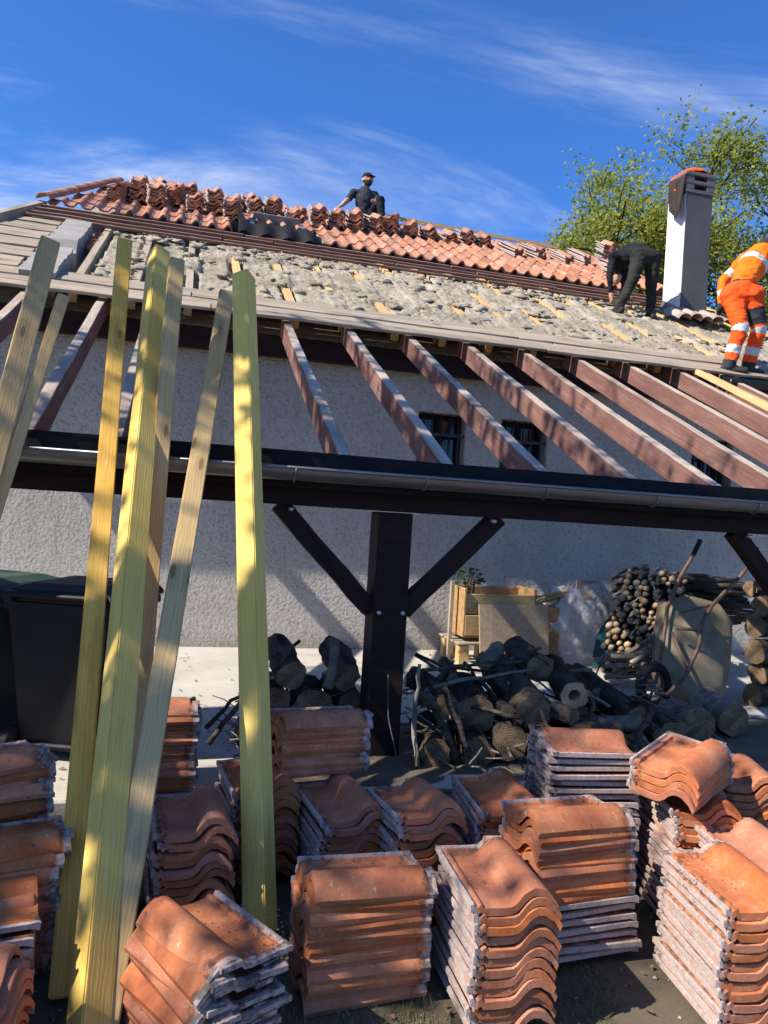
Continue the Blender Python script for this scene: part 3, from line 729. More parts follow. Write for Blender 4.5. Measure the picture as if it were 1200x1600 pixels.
# ================================================================== THINGS
# ------------------------------------------------------------------ leaning timbers
def lean(base, cont, L, wd, ht, mat, label, roll=0.0):
    a, c = V(base), V(cont); d = (c-a).normalized()
    o = timber('timber_post' if wd > .06 and ht > .06 else 'board', a, a+d*L, wd, ht, mat, None, up=(0, -1, 0.3), seg=9, warp=0.0012, roll=roll, bevel=0.005)
    tag(o, label, 'timber', 'timbers leaning on the gutter'); return o
G = 'timbers leaning on the gutter'
lean((-0.265, 2.62, -0.22), (-0.345, 3.93, 1.63), 3.84, 0.085, 0.05, 'pine_yellow', 'orange-yellow rough board leaning on the gutter in front of the black bin', 0.12)
lean((-0.166, 2.40, -0.22), (-0.190, 3.92, 1.63), 4.06, 0.10, 0.10, 'pine_green', 'thick square timber leaning beside the orange-yellow board, with bright left face', 0.55)
lean((-0.12, 3.1, -0.22), (-0.100, 3.97, 1.64), 3.26, 0.08, 0.06, 'pine_tan', 'tan timber half hidden behind the thick square one', 0.2)
lean((-0.129, 2.40, -0.22), (0.088, 3.94, 1.64), 3.78, 0.09, 0.035, 'pine_tan', 'flat knotty grey-tan board crossing slantwise to the gutter', 0.1)
lean((0.395, 2.90, -0.22), (0.325, 3.92, 1.64), 3.34, 0.10, 0.10, 'pine_green', 'pale green-yellow square timber leaning alone beside the tile stacks', -0.62)
lean((-0.96, 3.0, -0.22), (-0.835, 3.93, 1.60), 3.34, 0.10, 0.075, 'pine_tan', 'leftmost thick tan timber cut off by the picture edge', 0.35)
lean((-1.0, 3.1, -0.22), (-0.76, 3.97, 1.60), 2.96, 0.06, 0.045, 'pine_tan', 'thin tan timber behind the leftmost thick one', 0.3)

# ------------------------------------------------------------------ tile stacks
TM = [tile_mesh('clay_tile', seed=i) for i in range(5)]
ORD = ['topmost', 'second', 'third', 'fourth', 'fifth', 'sixth', 'seventh', 'eighth', 'ninth', 'tenth', 'eleventh', 'twelfth', 'thirteenth', 'fourteenth', 'fifteenth', 'sixteenth', 'seventeenth', 'eighteenth', 'nineteenth', 'twentieth', 'twenty-first', 'twenty-second']
NT = [0]
def put_tile(c, yaw, tilt, troll, me, label=None, group=None):
    """c is the middle of the tile's underside; yaw turns local +Y (nose to head) away from world +Y"""
    m = Matrix.Translation(V(c)) @ Matrix.Rotation(yaw, 4, 'Z') @ Matrix.Rotation(tilt, 4, 'X') @ Matrix.Rotation(troll, 4, 'Y') @ Matrix.Translation(V((-0.147, -0.21, 0.0)))
    o = link(bpy.data.objects.new('roof_tile', me), None, m); NT[0] += 1
    return tag(o, label, 'roof tile', group, 'thing')
def stack(x, y, z0, yaw, n_, where, pitch=0.0315, tilt=0.0, troll=0.0, jit=1.0, drift=(0, 0), flip_below=0, tjit=0.012):
    """n_ tiles from z0 upwards; the bottom flip_below tiles lie turned round"""
    rn = random.Random(int(x*1000+y*77)); yw = math.radians(yaw)
    for i in range(n_):
        f = i < flip_below
        zc_ = z0+0.025+i*pitch
        k = n_-1-i
        lab = ('topmost clay tile of ' if k == 0 else ORD[min(k, 21)]+' clay tile from the top of ')+where
        ox, oy = rn.gauss(0, .006)*jit+drift[0]*i, rn.gauss(0, .006)*jit+drift[1]*i
        put_tile((x+ox, y+oy, zc_), yw+(math.pi if f else 0)+rn.gauss(0, .022)*jit, math.radians(tilt)+rn.gauss(0, tjit), math.radians(troll)+rn.gauss(0, tjit*.6), rn.choice(TM), lab, 'tiles of '+where)
Z0 = -0.235
A_, B_, C_ = -90, 0, 180     # A: head to the right, barrel near; B: nose near; turned by 180 = head near
stack(0.69, 2.56, Z0, -88, 12, 'the single tall stack at bottom centre')
stack(1.12, 2.42, Z0, -2, 13, 'the stack with its noses forward, bottom centre', pitch=0.032)
stack(1.57, 2.68, Z0, -86, 16, 'the tall stack with grey lower rims', flip_below=7, drift=(-0.003, 0))
stack(1.40, 3.06, Z0, -6, 14, 'the white-sided stack behind the tall mixed one')
stack(1.84, 3.12, Z0, 84, 20, 'the grey-rimmed stack in front of the wheelbarrow')
stack(2.22, 2.90, Z0, -14, 15, 'the stack under the tilted tiles', drift=(0.002, 0))
stack(2.17, 2.86, 0.285, -58, 4, 'the tilted pile near the wheelbarrow', tilt=6, troll=6, pitch=0.033)
stack(2.62, 3.05, Z0, -22, 16, 'the stack at the right edge by the logs')
stack(1.93, 2.26, Z0, -8, 13, 'the big white-sided stack at bottom right', pitch=0.0325)
stack(2.25, 2.50, Z0, -11, 13, 'the cut-off stack behind the big bottom right one')
stack(0.42, 3.47, Z0, 6, 13, 'the shaded stack behind the lone timber')
stack(0.75, 3.24, Z0, 6, 12, 'the shaded stack next to the post')
stack(0.69, 3.53, 0.19, -82, 7, 'the pile lying across the shaded stacks', pitch=0.033)
stack(1.03, 3.06, Z0, 2, 13, 'the skewed stack right of the post foot', tilt=-6, pitch=0.033)
stack(-0.06, 3.90, 0.0, -88, 12, 'the stack on the terrace behind the boards')
stack(0.12, 3.09, Z0, 4, 12, 'the stack between boards and lone timber', tilt=-3, pitch=0.034)
stack(0.165, 2.36, Z0, -152, 10, 'the stack at bottom left with a dirty pan', tilt=0, pitch=0.031, jit=1.6)
stack(-0.66, 3.20, Z0, -66, 18, 'the uneven stack at the left edge', jit=2.2, pitch=0.033)
stack(-0.54, 2.88, Z0, -80, 13, 'the lower stack at the left edge', jit=1.6)
stack(-0.57, 2.58, Z0, 100, 10, 'the grey-rimmed stack near the left corner', jit=1.6)
stack(-0.56, 2.26, Z0, 80, 10, 'the grey-rimmed stack in the left corner', jit=1.4)

# stacks up on the roof
RTS = tile_mesh('loose_roof_tile', 0.24, 0.40, 'tile_roof', lod=1)
stk = []
for i, x in enumerate((-1.05, -0.80, -0.55, -0.30, -0.02, 0.25, 0.50)): stk.append((x, 11.25+0.25*(i % 2)+0.1*math.sin(i*5), 6+(i*3) % 4))
for i, x in enumerate((-0.95, -0.68, -0.40, -0.12, 0.2, 0.55, 0.85, 1.15, 1.45)): stk.append((x, 12.05+0.12*math.sin(i*3), 4+(i*5) % 4))
for i, x in enumerate((-0.9, -0.6, -0.3, 0.1, 0.45, 0.8, 1.2, 1.6, 2.0)): stk.append((x, 12.55+0.1*math.sin(i*7), 2+(i*3) % 4))
for i, x in enumerate((1.80, 2.12, 2.42, 2.74, 3.06)): stk.append((x, 11.75+0.08*i, 8-(i % 2)))
for i, x in enumerate((3.42, 3.72, 4.08, 4.42, 4.72)): stk.append((x, 12.15+0.05*i, 6-(i % 3)))
stk += [(5.05, 11.85, 4), (5.55, 12.0, 5), (6.05, 11.95, 4), (6.45, 12.1, 5), (6.75, 11.5, 6), (6.98, 11.45, 7), (7.15, 12.4, 11), (7.12, 11.7, 5)]
mass = MB(); mco = []; mrn = []; TV = [v.co.copy() for v in RTS.vertices]; TF = [tuple(p.vertices) for p in RTS.polygons]
rn = random.Random(3); budget = 72
order = sorted(range(len(stk)), key=lambda i: -(stk[i][2]+(14 if 1.7 < stk[i][0] < 3.2 else 0)+(10 if stk[i][0] > 6.7 else 0)))
for si in order:
    x, y, n_ = stk[si]; messy = 4.9 < x < 6.5
    tl = math.atan(ROOF_S)*(0.95 if not messy else 1.0); yw0 = rn.gauss(0, 0.10)+(0.5 if messy else 0.0)
    for i in range(n_):
        m = Matrix.Translation(V((x+rn.gauss(0, .008), y+rn.gauss(0, .01), rz(y)+0.16+i*0.036))) @ Matrix.Rotation(yw0+rn.gauss(0, .04), 4, 'Z') @ Matrix.Rotation(tl+rn.gauss(0, .02), 4, 'X') @ Matrix.Rotation(rn.gauss(0, .02), 4, 'Y') @ Matrix.Translation(V((-0.12, -0.2, 0)))
        if budget > 0:
            budget -= 1; k = n_-1-i
            ns_ = sorted(q_[0] for q_ in stk if 1.7 < q_[0] < 3.2); nr_ = sorted(q_[0] for q_ in stk if q_[0] > 6.7)
            wh = 'the '+('first', 'second', 'third', 'fourth', 'fifth', 'sixth')[ns_.index(x)]+' full stack from the roof window' if 1.7 < x < 3.2 else ('the '+('first', 'second', 'third', 'last')[nr_.index(x)]+' stack beside the bent worker' if x > 6.7 else 'the fullest stack left of the roof window')
            o = link(bpy.data.objects.new('roof_tile', RTS), None, m)
            tag(o, ('topmost weathered red tile of ' if k == 0 else ORD[k]+' weathered red tile from the top of ')+wh, 'roof tile', 'tiles in '+wh, 'thing')
        else:
            mass.add([m @ v for v in TV], TF); mco += [tuple(v) for v in TV]; mrn += [rn.random()]*len(TV)
rm = mass.build('roof_tiles', 'tile_mass', None, sm=False)
at_ = rm.data.attributes.new('tile_co', 'FLOAT_VECTOR', 'POINT'); at_.data.foreach_set('vector', [q_ for c_ in mco for q_ in c_])
at_ = rm.data.attributes.new('tile_rnd', 'FLOAT', 'POINT'); at_.data.foreach_set('value', mrn)
tag(rm, 'many small stacks of weathered red tiles spread along the roof ridge', 'roof tiles', kind='stuff')

# ------------------------------------------------------------------ wheelie bins
def bin_(loc, yaw, mat, label):
    e = bpy.data.objects.new('wheelie_bin', None); m = Matrix.Translation(V(loc)) @ Matrix.Rotation(yaw, 4, 'Z') @ Matrix.Diagonal(V((0.98, 0.95, 0.875, 1))); link(e, None, m)
    tag(e, label, 'bin', 'wheelie bins by the wall')
    def up(mb, name, mat_, parent=e, sm=False, bevel=0): return mb.build(name, mat_, parent, sm, bevel, mw=m)
    b = MB(); vs = []
    for z, sx, sy in ((0.06, .21, .25), (0.90, .275, .335), (0.90, .295, .355), (0.955, .295, .355), (0.955, .262, .32), (0.12, .19, .23)):
        vs += [(-sx, -sy, z), (sx, -sy, z), (sx, sy, z), (-sx, sy, z)]
    fs = [(3, 2, 1, 0)]
    for l in range(5):
        for k in range(4): fs.append((l*4+k, l*4+(k+1) % 4, l*4+4+(k+1) % 4, l*4+4+k))
    fs.append((20, 21, 22, 23)); b.add(vs, fs)
    up(b, 'body', mat, bevel=0.008)
    for s in (-1, 1):
        rb = MB(); rb.box((s*0.12, -0.285, 0.5), (0.03, 0.03, 0.62), Matrix.Rotation(0.10, 3, 'X')); up(rb, 'rib', mat, bevel=0.006)
    l = MB(); vs = []
    for z, sx, sy in ((0.957, .305, .37), (0.985, .305, .37), (1.02, .285, .34), (1.055, .20, .24)): vs += [(-sx, -sy, z), (sx, -sy, z), (sx, sy, z), (-sx, sy, z)]
    fs = [(3, 2, 1, 0)]
    for q_ in range(3):
        for k in range(4): fs.append((q_*4+k, q_*4+(k+1) % 4, q_*4+4+(k+1) % 4, q_*4+4+k))
    fs.append((12, 13, 14, 15)); l.add(vs, fs); lid = up(l, 'lid', mat, bevel=0.008)
    h = MB(); h.tube([(-0.28, 0.40, 1.0), (0.28, 0.40, 1.0)], 0.018, 10)
    for s in (-0.24, 0.24): h.box((s, 0.375, 0.985), (0.05, 0.07, 0.06))
    up(h, 'handle', mat, sm=False)
    for s in (-1, 1):
        wv = MB(); wv.tube([(s*0.225, 0.27, 0.10), (s*0.275, 0.27, 0.10)], 0.10, 20); wh = up(wv, 'wheel', 'rubber', bevel=0.006)
        hb = MB(); hb.tube([(s*0.27, 0.27, 0.10), (s*0.285, 0.27, 0.10)], 0.05, 14); up(hb, 'hub', mat, wh)
    ax = MB(); ax.tube([(-0.24, 0.27, 0.10), (0.24, 0.27, 0.10)], 0.012, 8); up(ax, 'axle', 'black_metal')
bin_((-0.45, 4.50, 0), math.radians(160), 'black_plastic', 'black wheelie bin with closed lid behind the leaning boards')
bin_((-1.02, 4.72, 0), math.radians(150), 'green_plastic', 'dark green wheelie bin at the left edge')

# ------------------------------------------------------------------ logs and sticks
def log(p0, p1, r, label, mat=('bark', 'cut_ring'), hollow=False, bend=0.02, group='logs heaped by the post', name='log'):
    a, b = V(p0), V(p1); m, L = frame(a, b); mb = MB(); n_ = 20; ns = 14; vs = []
    o = random.random()*90
    for i in range(ns+1):
        t = i/ns
        for k in range(n_):
            an = 2*math.pi*k/n_
            rr = r*(1+0.22*noise.noise(V((math.cos(an)*1.1+o, math.sin(an)*1.1, t*2.4)))+0.16*noise.noise(V((math.cos(an)*4+o, math.sin(an)*4, t*5)))+0.09*noise.noise(V((math.cos(an)*9+o, math.sin(an)*9, t*12))))
            vs.append((t*L, math.cos(an)*rr+bend*math.sin(t*3+o), math.sin(an)*rr+bend*math.cos(t*2.3+o)))
    fs = []
    for i in range(ns):
        for k in range(n_): fs.append((i*n_+k, i*n_+(k+1) % n_, (i+1)*n_+(k+1) % n_, (i+1)*n_+k)[::-1])
    mb.add(vs, fs)
    ob = mb.build(name, list(mat)[:1], None, True, mw=m)
    tag(ob, label, 'log' if name == 'log' else 'stick', group)
    for end in (0, 1):
        c = MB(); ring = vs[:n_] if end == 0 else vs[-n_:]
        cx_ = sum((V(v) for v in ring), V())/n_; s = -1 if end == 0 else 1
        outer = [V(v)+V((s*0.001, 0, 0)) for v in ring]
        inner = [cx_+(V(v)-cx_)*(0.45 if hollow else 0.5)+V((s*(0.004), 0, 0)) for v in ring]
        vv = outer+inner; ff = [(k, (k+1) % n_, n_+(k+1) % n_, n_+k) for k in range(n_)]
        if hollow:
            deep = [q_-V((s*0.12, 0, 0)) for q_ in inner]; vv += deep; ff += [(n_+k, n_+(k+1) % n_, 2*n_+(k+1) % n_, 2*n_+k) for k in range(n_)]; ff.append(tuple(range(2*n_, 3*n_)))
        else: ff.append(tuple(range(n_, 2*n_)))
        if s < 0: ff = [f[::-1] for f in ff]
        c.add(vv, ff); c.build('cut_end', list(mat)[1], ob, mw=m)
    return ob
def stick(pts, r, label, mat='bark_pale', group='loose sticks on the log heap'):
    m = MB(); P = [V(p) for p in pts]; Q = []
    for i in range(len(P)-1):
        for k in range(4):
            t = k/4; Q.append(P[i].lerp(P[i+1], t)+V((random.uniform(-1, 1), random.uniform(-1, 1), random.uniform(-1, 1)))*r*0.6)
    Q.append(P[-1]); m.tube(Q, [r*(1-0.4*i/len(Q)) for i in range(len(Q))], 7, jit=0.12)
    o = m.build('stick', mat, None, True); tag(o, label, 'stick', group)
log((0.71, 4.42, 0.42), (0.66, 4.98, 0.50), 0.085, 'log with brown cut end left of the post')
log((1.00, 4.45, 0.42), (1.04, 4.90, 0.47), 0.085, 'log with dark cut end touching the post')
log((0.88, 4.40, 0.36), (0.97, 4.47, 0.62), 0.032, 'short crooked branch standing up left of the post', ('bark_pale', 'cut_ring'))
log((0.60, 4.50, 0.22), (0.62, 5.0, 0.24), 0.10, 'low log in the heap left of the post')
log((0.85, 4.48, 0.21), (0.86, 5.0, 0.22), 0.11, 'thick low log in the middle left of the post')
log((1.06, 4.52, 0.22), (1.07, 5.0, 0.25), 0.09, 'low log against the foot of the post')
log((0.50, 4.45, 0.09), (0.55, 5.0, 0.09), 0.09, 'bottom log far left in the heap left of the post')
log((0.75, 4.44, 0.09), (0.76, 5.0, 0.09), 0.09, 'bottom log in the middle of the heap left of the post')
log((1.74, 4.14, 0.25), (1.82, 4.62, 0.31), 0.115, 'thick mossy log catching sun right of the post', hollow=False)
log((2.10, 4.12, 0.30), (2.08, 4.72, 0.40), 0.11, 'thick dark log with round dark end right of the post')
log((2.40, 4.18, 0.37), (2.46, 4.68, 0.44), 0.085, 'hollow log with pale broken end', ('bark', 'cut_wood'), hollow=True)
log((2.52, 4.30, 0.30), (2.62, 4.75, 0.34), 0.09, 'log with tan cut end under the hollow log', ('bark', 'cut_wood'))
log((2.80, 4.15, 0.24), (2.74, 4.80, 0.34), 0.085, 'long sloping dark log beside the wheelbarrow wheel')
log((2.30, 4.45, 0.46), (2.32, 4.95, 0.52), 0.09, 'dark knobbly log on top of the heap')
log((1.47, 4.02, 0.09), (1.52, 4.50, 0.11), 0.085, 'bottom log nearest the post')
log((1.68, 3.98, 0.10), (1.78, 4.45, 0.11), 0.095, 'bottom log under the mossy log')
log((1.90, 4.0, 0.11), (2.00, 4.45, 0.12), 0.10, 'bottom log under the dark round log')
log((2.14, 4.0, 0.10), (2.27, 4.5, 0.11), 0.095, 'bottom log with green moss near the grey-rimmed tiles')
log((2.42, 4.05, 0.12), (2.50, 4.55, 0.13), 0.10, 'bottom log below the hollow log')
log((2.72, 4.02, 0.11), (2.80, 4.55, 0.12), 0.09, 'bottom log below the long sloping one')
log((1.56, 4.18, 0.30), (1.55, 4.68, 0.33), 0.075, 'split log leaning against the post side')
log((3.05, 4.15, 0.10), (3.15, 4.7, 0.11), 0.10, 'bottom log toward the wheelbarrow')
log((3.40, 4.30, 0.12), (3.50, 4.8, 0.12), 0.10, 'pale barked log between wheelbarrow and tiles', ('bark_pale', 'cut_ring'))
log((3.75, 4.40, 0.14), (3.85, 4.9, 0.14), 0.11, 'short pale log at the right below the barrow', ('bark_pale', 'cut_ring'))
rn = random.Random(23)
EX = ['slim log wedged deep in the heap', 'short dark log end in the heap', 'knotty log lying crosswise in the heap', 'half buried log in the heap', 'split billet in the heap', 'bent limb in the heap', 'stubby log in the heap', 'rotten log in the heap', 'barkless log in the heap', 'forked billet in the heap']
for i, (x, y, z) in enumerate(((1.62, 4.5, .36), (1.95, 4.35, .26), (2.25, 4.25, .24), (2.6, 4.2, .20), (2.95, 4.35, .14), (3.0, 4.6, .12), (2.05, 4.7, .50), (1.72, 4.6, .42), (2.7, 4.65, .33), (3.25, 4.45, .12))):
    a = rn.uniform(-.7, .7); d_ = V((math.sin(a), math.cos(a), rn.uniform(-.2, .25)))*rn.uniform(.16, .26)
    log(V((x, y, z))-d_, V((x, y, z))+d_, rn.uniform(.04, .07), EX[i]+', '+('near the post', 'under the dark round log', 'under the hollow log', 'below the tan cut end', 'near the sloping log', 'toward the barrow wheel', 'behind the dark round log', 'behind the mossy log', 'behind the tan cut end', 'beside the pale log')[i], ('bark', 'cut_ring') if i % 3 else ('bark_pale', 'cut_ring'))
TW_ = ['crooked', 'thin', 'forked', 'bare', 'broken', 'mossy', 'peeling', 'curved', 'knobbly', 'short', 'long', 'dark', 'grey', 'split']
TP_ = ['near the post', 'over the mossy log', 'over the dark round log', 'by the hollow log', 'by the sloping log', 'toward the barrow wheel']
for i in range(46):
    x = 1.42+1.5*(i/46)+rn.uniform(-.1, .1); y = rn.uniform(3.95, 4.7); z = .12+rn.random()*.12+max(0, y-3.95)*(.34 if x < 2.5 else .18)
    a = rn.uniform(-1.2, 1.2); d_ = V((math.sin(a), math.cos(a)*.8, rn.uniform(-.25, .45)))*rn.uniform(.14, .34); p_ = V((x, y, z)); lo_ = p_-d_; hi_ = p_+d_
    lo_.z = max(lo_.z, .02); hi_.z = max(hi_.z, .02)
    stick([lo_, p_+V((rn.uniform(-.03, .03), 0, rn.uniform(-.02, .03))), hi_], rn.uniform(.007, .024), TW_[i % 14]+' branch lying in the heap '+TP_[min(5, int((x-1.42)/1.5*6))], rn.choice(['bark', 'bark', 'bark_pale']), 'branches tangled in the log heap')
db = MB()
for i in range(260):
    x = rn.uniform(1.4, 3.4) if i % 4 else rn.uniform(.3, 1.05); y = rn.uniform(3.85, 4.9); z = rn.uniform(0.01, .12)+max(0, (y-3.9))*.32*rn.random()
    a = rn.uniform(0, 6.28); d_ = V((math.cos(a), math.sin(a), rn.uniform(-.4, .5)))*rn.uniform(.03, .14); p_ = V((x, y, max(z, .015)))
    db.tube([p_-d_, p_+V((rn.uniform(-.01, .01), rn.uniform(-.01, .01), rn.uniform(-.01, .01))), p_+d_], [rn.uniform(.002, .007)]*3, 5, jit=.2)
tag(db.build('twig_litter', 'bark_pale'), 'twigs and bark crumbs littering the log heap', 'twigs', kind='stuff')
for i, (x, y, z, r) in enumerate(((4.85, 5.30, 0.80, .085), (4.86, 5.34, 0.63, .095), (4.84, 5.28, 0.44, .10), (4.88, 5.32, 0.25, .09), (4.86, 5.30, 0.09, .09), (4.95, 5.5, 0.95, .07))):
    log((x-0.25, y-0.06, z), (x+0.65, y+0.12, z+0.02), r, 'long log lying right of the wheelbarrow, '+('topmost but one', 'second', 'third', 'fourth', 'lowest', 'topmost')[i]+' of its row', group='logs right of the wheelbarrow')
stick([(1.34, 4.00, 0.02), (1.335, 4.06, 0.30), (1.36, 4.10, 0.56)], 0.016, 'upright grey stick leaning beside the post')
stick([(1.50, 4.25, 0.40), (1.85, 4.32, 0.44), (2.25, 4.45, 0.46)], 0.014, 'long pale stick lying across the heap')
stick([(1.47, 4.36, 0.47), (1.9, 4.45, 0.50), (2.38, 4.55, 0.49)], 0.012, 'long dark stick lying across the heap behind the pale one', 'bark')
stick([(1.42, 4.37, 0.56), (1.65, 4.42, 0.47), (2.0, 4.5, 0.44)], 0.010, 'thin twig dipping into the heap right of the post', 'bark')
stick([(0.22, 4.20, 0.10), (0.40, 4.32, 0.30), (0.56, 4.41, 0.43), (0.75, 4.56, 0.60)], 0.016, 'dark branch rising left of the log heap', 'bark')
stick([(0.22, 4.33, 0.15), (0.36, 4.44, 0.27), (0.52, 4.52, 0.36)], 0.014, 'dark branch low beside the lone timber', 'bark')
stick([(1.36, 3.95, 0.44), (1.45, 3.93, 0.27), (1.53, 3.90, 0.10)], 0.024, 'split stick slanting down in front of the heap', 'bark')
stick([(1.48, 4.02, 0.44), (1.54, 3.95, 0.30), (1.60, 3.88, 0.14)], 0.022, 'second split stick slanting down in front of the heap', 'bark')
stick([(2.58, 4.35, 0.36), (2.68, 4.40, 0.50), (2.78, 4.46, 0.66)], 0.006, 'thin twig standing up by the hollow log', 'bark')
stick([(2.30, 4.35, 0.50), (2.22, 4.40, 0.56), (2.12, 4.5, 0.62)], 0.006, 'thin twig sticking up from the knobbly log', 'bark')
stick([(1.22, 3.96, 0.05), (1.16, 3.98, 0.30), (1.15, 4.0, 0.52)], 0.004, 'wiry twig in front of the post', 'bark_pale')
# neat pile of thin cut branches
rn = random.Random(11); cells = []
for row in range(20):
    for col in range(9):
        cells.append((col*0.078+rn.uniform(-.02, .02)+(0.04 if row % 2 else 0), 0.03+row*0.053+rn.uniform(-.012, .012)))
for (sv, z) in cells:
    if z > 1.04-0.25*abs(sv-0.3) or z < 0.01: continue
    x0 = 4.02+0.74*sv; y0 = 6.50-0.60*sv; d_ = V((.63, .77, rn.uniform(-.02, .02)))
    x0 += d_.x*rn.uniform(-.07, .06)+0.10*z*.63; y0 += 0.10*z*.77
    L = rn.uniform(0.6, 0.85); r = rn.uniform(0.018, 0.034); m = MB(); p_ = V((x0, y0, z))
    m.tube([p_, p_+d_*L*.5+V((rn.uniform(-.02, .02), 0, rn.uniform(-.01, .015))), p_+d_*L], [r, r*.95, r*.85], 7, 0, True, 1, jit=0.12)
    o = m.build('cut_branch', ['bark_pale', 'cut_wood'], None, True); tag(o, 'thin cut branch in the neat pile behind the wheelbarrow', 'stick', 'branches of the neat pile')
for i in range(34):
    z = 0.55+0.05*(i//4)+rn.uniform(-.02, .02); p_ = V((4.55+rn.uniform(-.15, .3), 6.35+.1*(i % 4)+rn.uniform(-.03, .03), z)); q_ = p_+V((rn.uniform(.7, 1.0), rn.uniform(-.15, .1), rn.uniform(-.06, .05)))
    m = MB(); m.tube([p_, (p_+q_)/2+V((0, 0, rn.uniform(-.02, .03))), q_], [.03, .028, .022], 7, 0, True, 1, jit=.15)
    o = m.build('long_branch', ['bark', 'cut_wood'], None, True); tag(o, 'long dark branch lying lengthwise on the pile above the wheelbarrow', 'stick', 'long branches above the wheelbarrow')
for i in range(16):
    a = V((3.5+rn.uniform(0, .5), 5.75+rn.uniform(-.2, .3), 0.05+rn.uniform(0, .26))); d = V((rn.uniform(.3, 1), rn.uniform(-.5, .3), rn.uniform(-.25, .3))).normalized()*rn.uniform(.35, .7)
    b_ = a+d; b_.z = max(b_.z, 0.03); m = MB(); m.tube([a, (a+b_)/2+V((0, 0, .02)), b_], [.022, .02, .015], 7, 0, True, 1, jit=.1)
    o = m.build('loose_branch', ['bark_pale', 'cut_wood'], None, True); tag(o, 'loose branch fallen in front of the neat pile', 'stick', 'branches fallen from the neat pile')

# ------------------------------------------------------------------ wheelbarrow stood on its nose
def K(p): return V((p[0]*1.06, p[1]*1.06, 1.4+(p[2]-1.4)*1.06))
wb = empty('wheelbarrow', (4.0, 5.3, 0), 'rusty olive wheelbarrow stood on its nose against the branch pile', 'wheelbarrow')
tray_o = [(3.79, 5.32, 0.80), (4.0, 5.30, 0.88), (4.19, 5.24, 0.84), (4.28, 5.17, 0.70), (4.2, 5.07, 0.37), (4.11, 5.01, 0.12), (3.91, 5.02, 0.07), (3.68, 5.02, 0.09), (3.63, 5.11, 0.31), (3.70, 5.22, 0.58)]
tray_o = [K(p) for p in tray_o]; cen = sum(tray_o, V())/10
nrm = (tray_o[4]-tray_o[9]).cross(tray_o[1]-tray_o[6]).normalized()
if nrm.y > 0: nrm = -nrm
tr = MB(); N_ = 10
back = [p-nrm*0.10+(p-cen)*0.05 for p in tray_o]; front = [cen+(p-cen)*0.90+nrm*0.10 for p in tray_o]; mid_ = [cen+(p-cen)*0.985+nrm*0.02 for p in tray_o]; flat = [cen+(p-cen)*0.72+nrm*0.125 for p in tray_o]
tr.add(back+mid_+front+flat, [(l*N_+k, l*N_+(k+1) % N_, (l+1)*N_+(k+1) % N_, (l+1)*N_+k) for l in range(3) for k in range(N_)]+[tuple(range(3*N_, 4*N_))])
trm = tr.build('tray', 'tray', wb, sm=True)
bm = bmesh.new(); bm.from_mesh(trm.data); bmesh.ops.recalc_face_normals(bm, faces=bm.faces); bm.to_mesh(trm.data); bm.free()
rim = MB(); rim.tube(back+[back[0]], 0.012, 8, caps=False); rim.build('rim', 'tube_metal', trm, True)
off = nrm*0.13
hA = [(4.11, 5.37, 1.32), (4.03, 5.34, 1.2), (3.87, 5.28, 1.01), (3.71, 5.18, 0.79), (3.62, 5.08, 0.55), (3.54, 5.0, 0.37), (3.46, 4.93, 0.23)]
hB = [(4.44, 5.12, 1.29), (4.37, 5.09, 1.17), (4.27, 5.07, 1.07), (3.95, 4.97, 0.85), (3.85, 4.93, 0.75), (3.77, 4.87, 0.54), (3.64, 4.82, 0.34), (3.48, 4.80, 0.21), (3.38, 4.80, 0.22)]
for hp in (hA, hB):
    P = [K(p) for p in hp]; m = MB(); m.tube(P, 0.016, 10); hf = m.build('frame_tube', 'tube_metal', wb, True)
    m = MB(); m.tube([P[0]+(P[0]-P[1]).normalized()*0.01, P[0].lerp(P[1], 0.95)], 0.020, 10); m.build('grip', 'rubber', hf, True)
m = MB(); m.tube([K((3.67, 5.05, 0.62)), K((3.71, 4.88, 0.35))], 0.013, 8); m.build('leg', 'tube_metal', wb, True)
m = MB(); m.tube([K((3.68, 5.02, 0.66)), K((3.80, 4.93, 0.66))], 0.012, 8); m.build('cross_bar', 'tube_metal', wb, True)
m = MB(); m.tube([K((3.70, 5.0, 0.78)), K((3.95, 4.97, 0.85))], 0.010, 8); m.build('cross_bar', 'tube_metal', wb, True)
wc = K((3.42, 4.88, 0.25)); ax = V((0.30, -0.92, 0.12)).normalized(); e1 = ax.orthogonal().normalized(); e2 = ax.cross(e1)
m = MB(); nu, nv = 28, 10; vs = []
for i in range(nu):
    t = 2*math.pi*i/nu; d_ = e1*math.cos(t)+e2*math.sin(t)
    for j in range(nv):
        s_ = 2*math.pi*j/nv; vs.append(wc+d_*(0.155+0.042*math.cos(s_))+ax*0.042*math.sin(s_))
m.add(vs, [(i*nv+j, ((i+1) % nu)*nv+j, ((i+1) % nu)*nv+(j+1) % nv, i*nv+(j+1) % nv) for i in range(nu) for j in range(nv)])
wh = m.build('wheel', 'rubber', wb, True)
m = MB(); m.tube([wc-ax*0.05, wc+ax*0.05], 0.03, 12)
for i in range(4):
    t = math.pi/2*i+0.3; d_ = e1*math.cos(t)+e2*math.sin(t); m.tube([wc+d_*0.02, wc+d_*0.125], 0.012, 6)
m.tube([wc+(e1*math.cos(2*math.pi*i/24)+e2*math.sin(2*math.pi*i/24))*0.12 for i in range(25)], 0.012, 6, caps=False)
m.build('rim', 'tube_metal', wh, True)

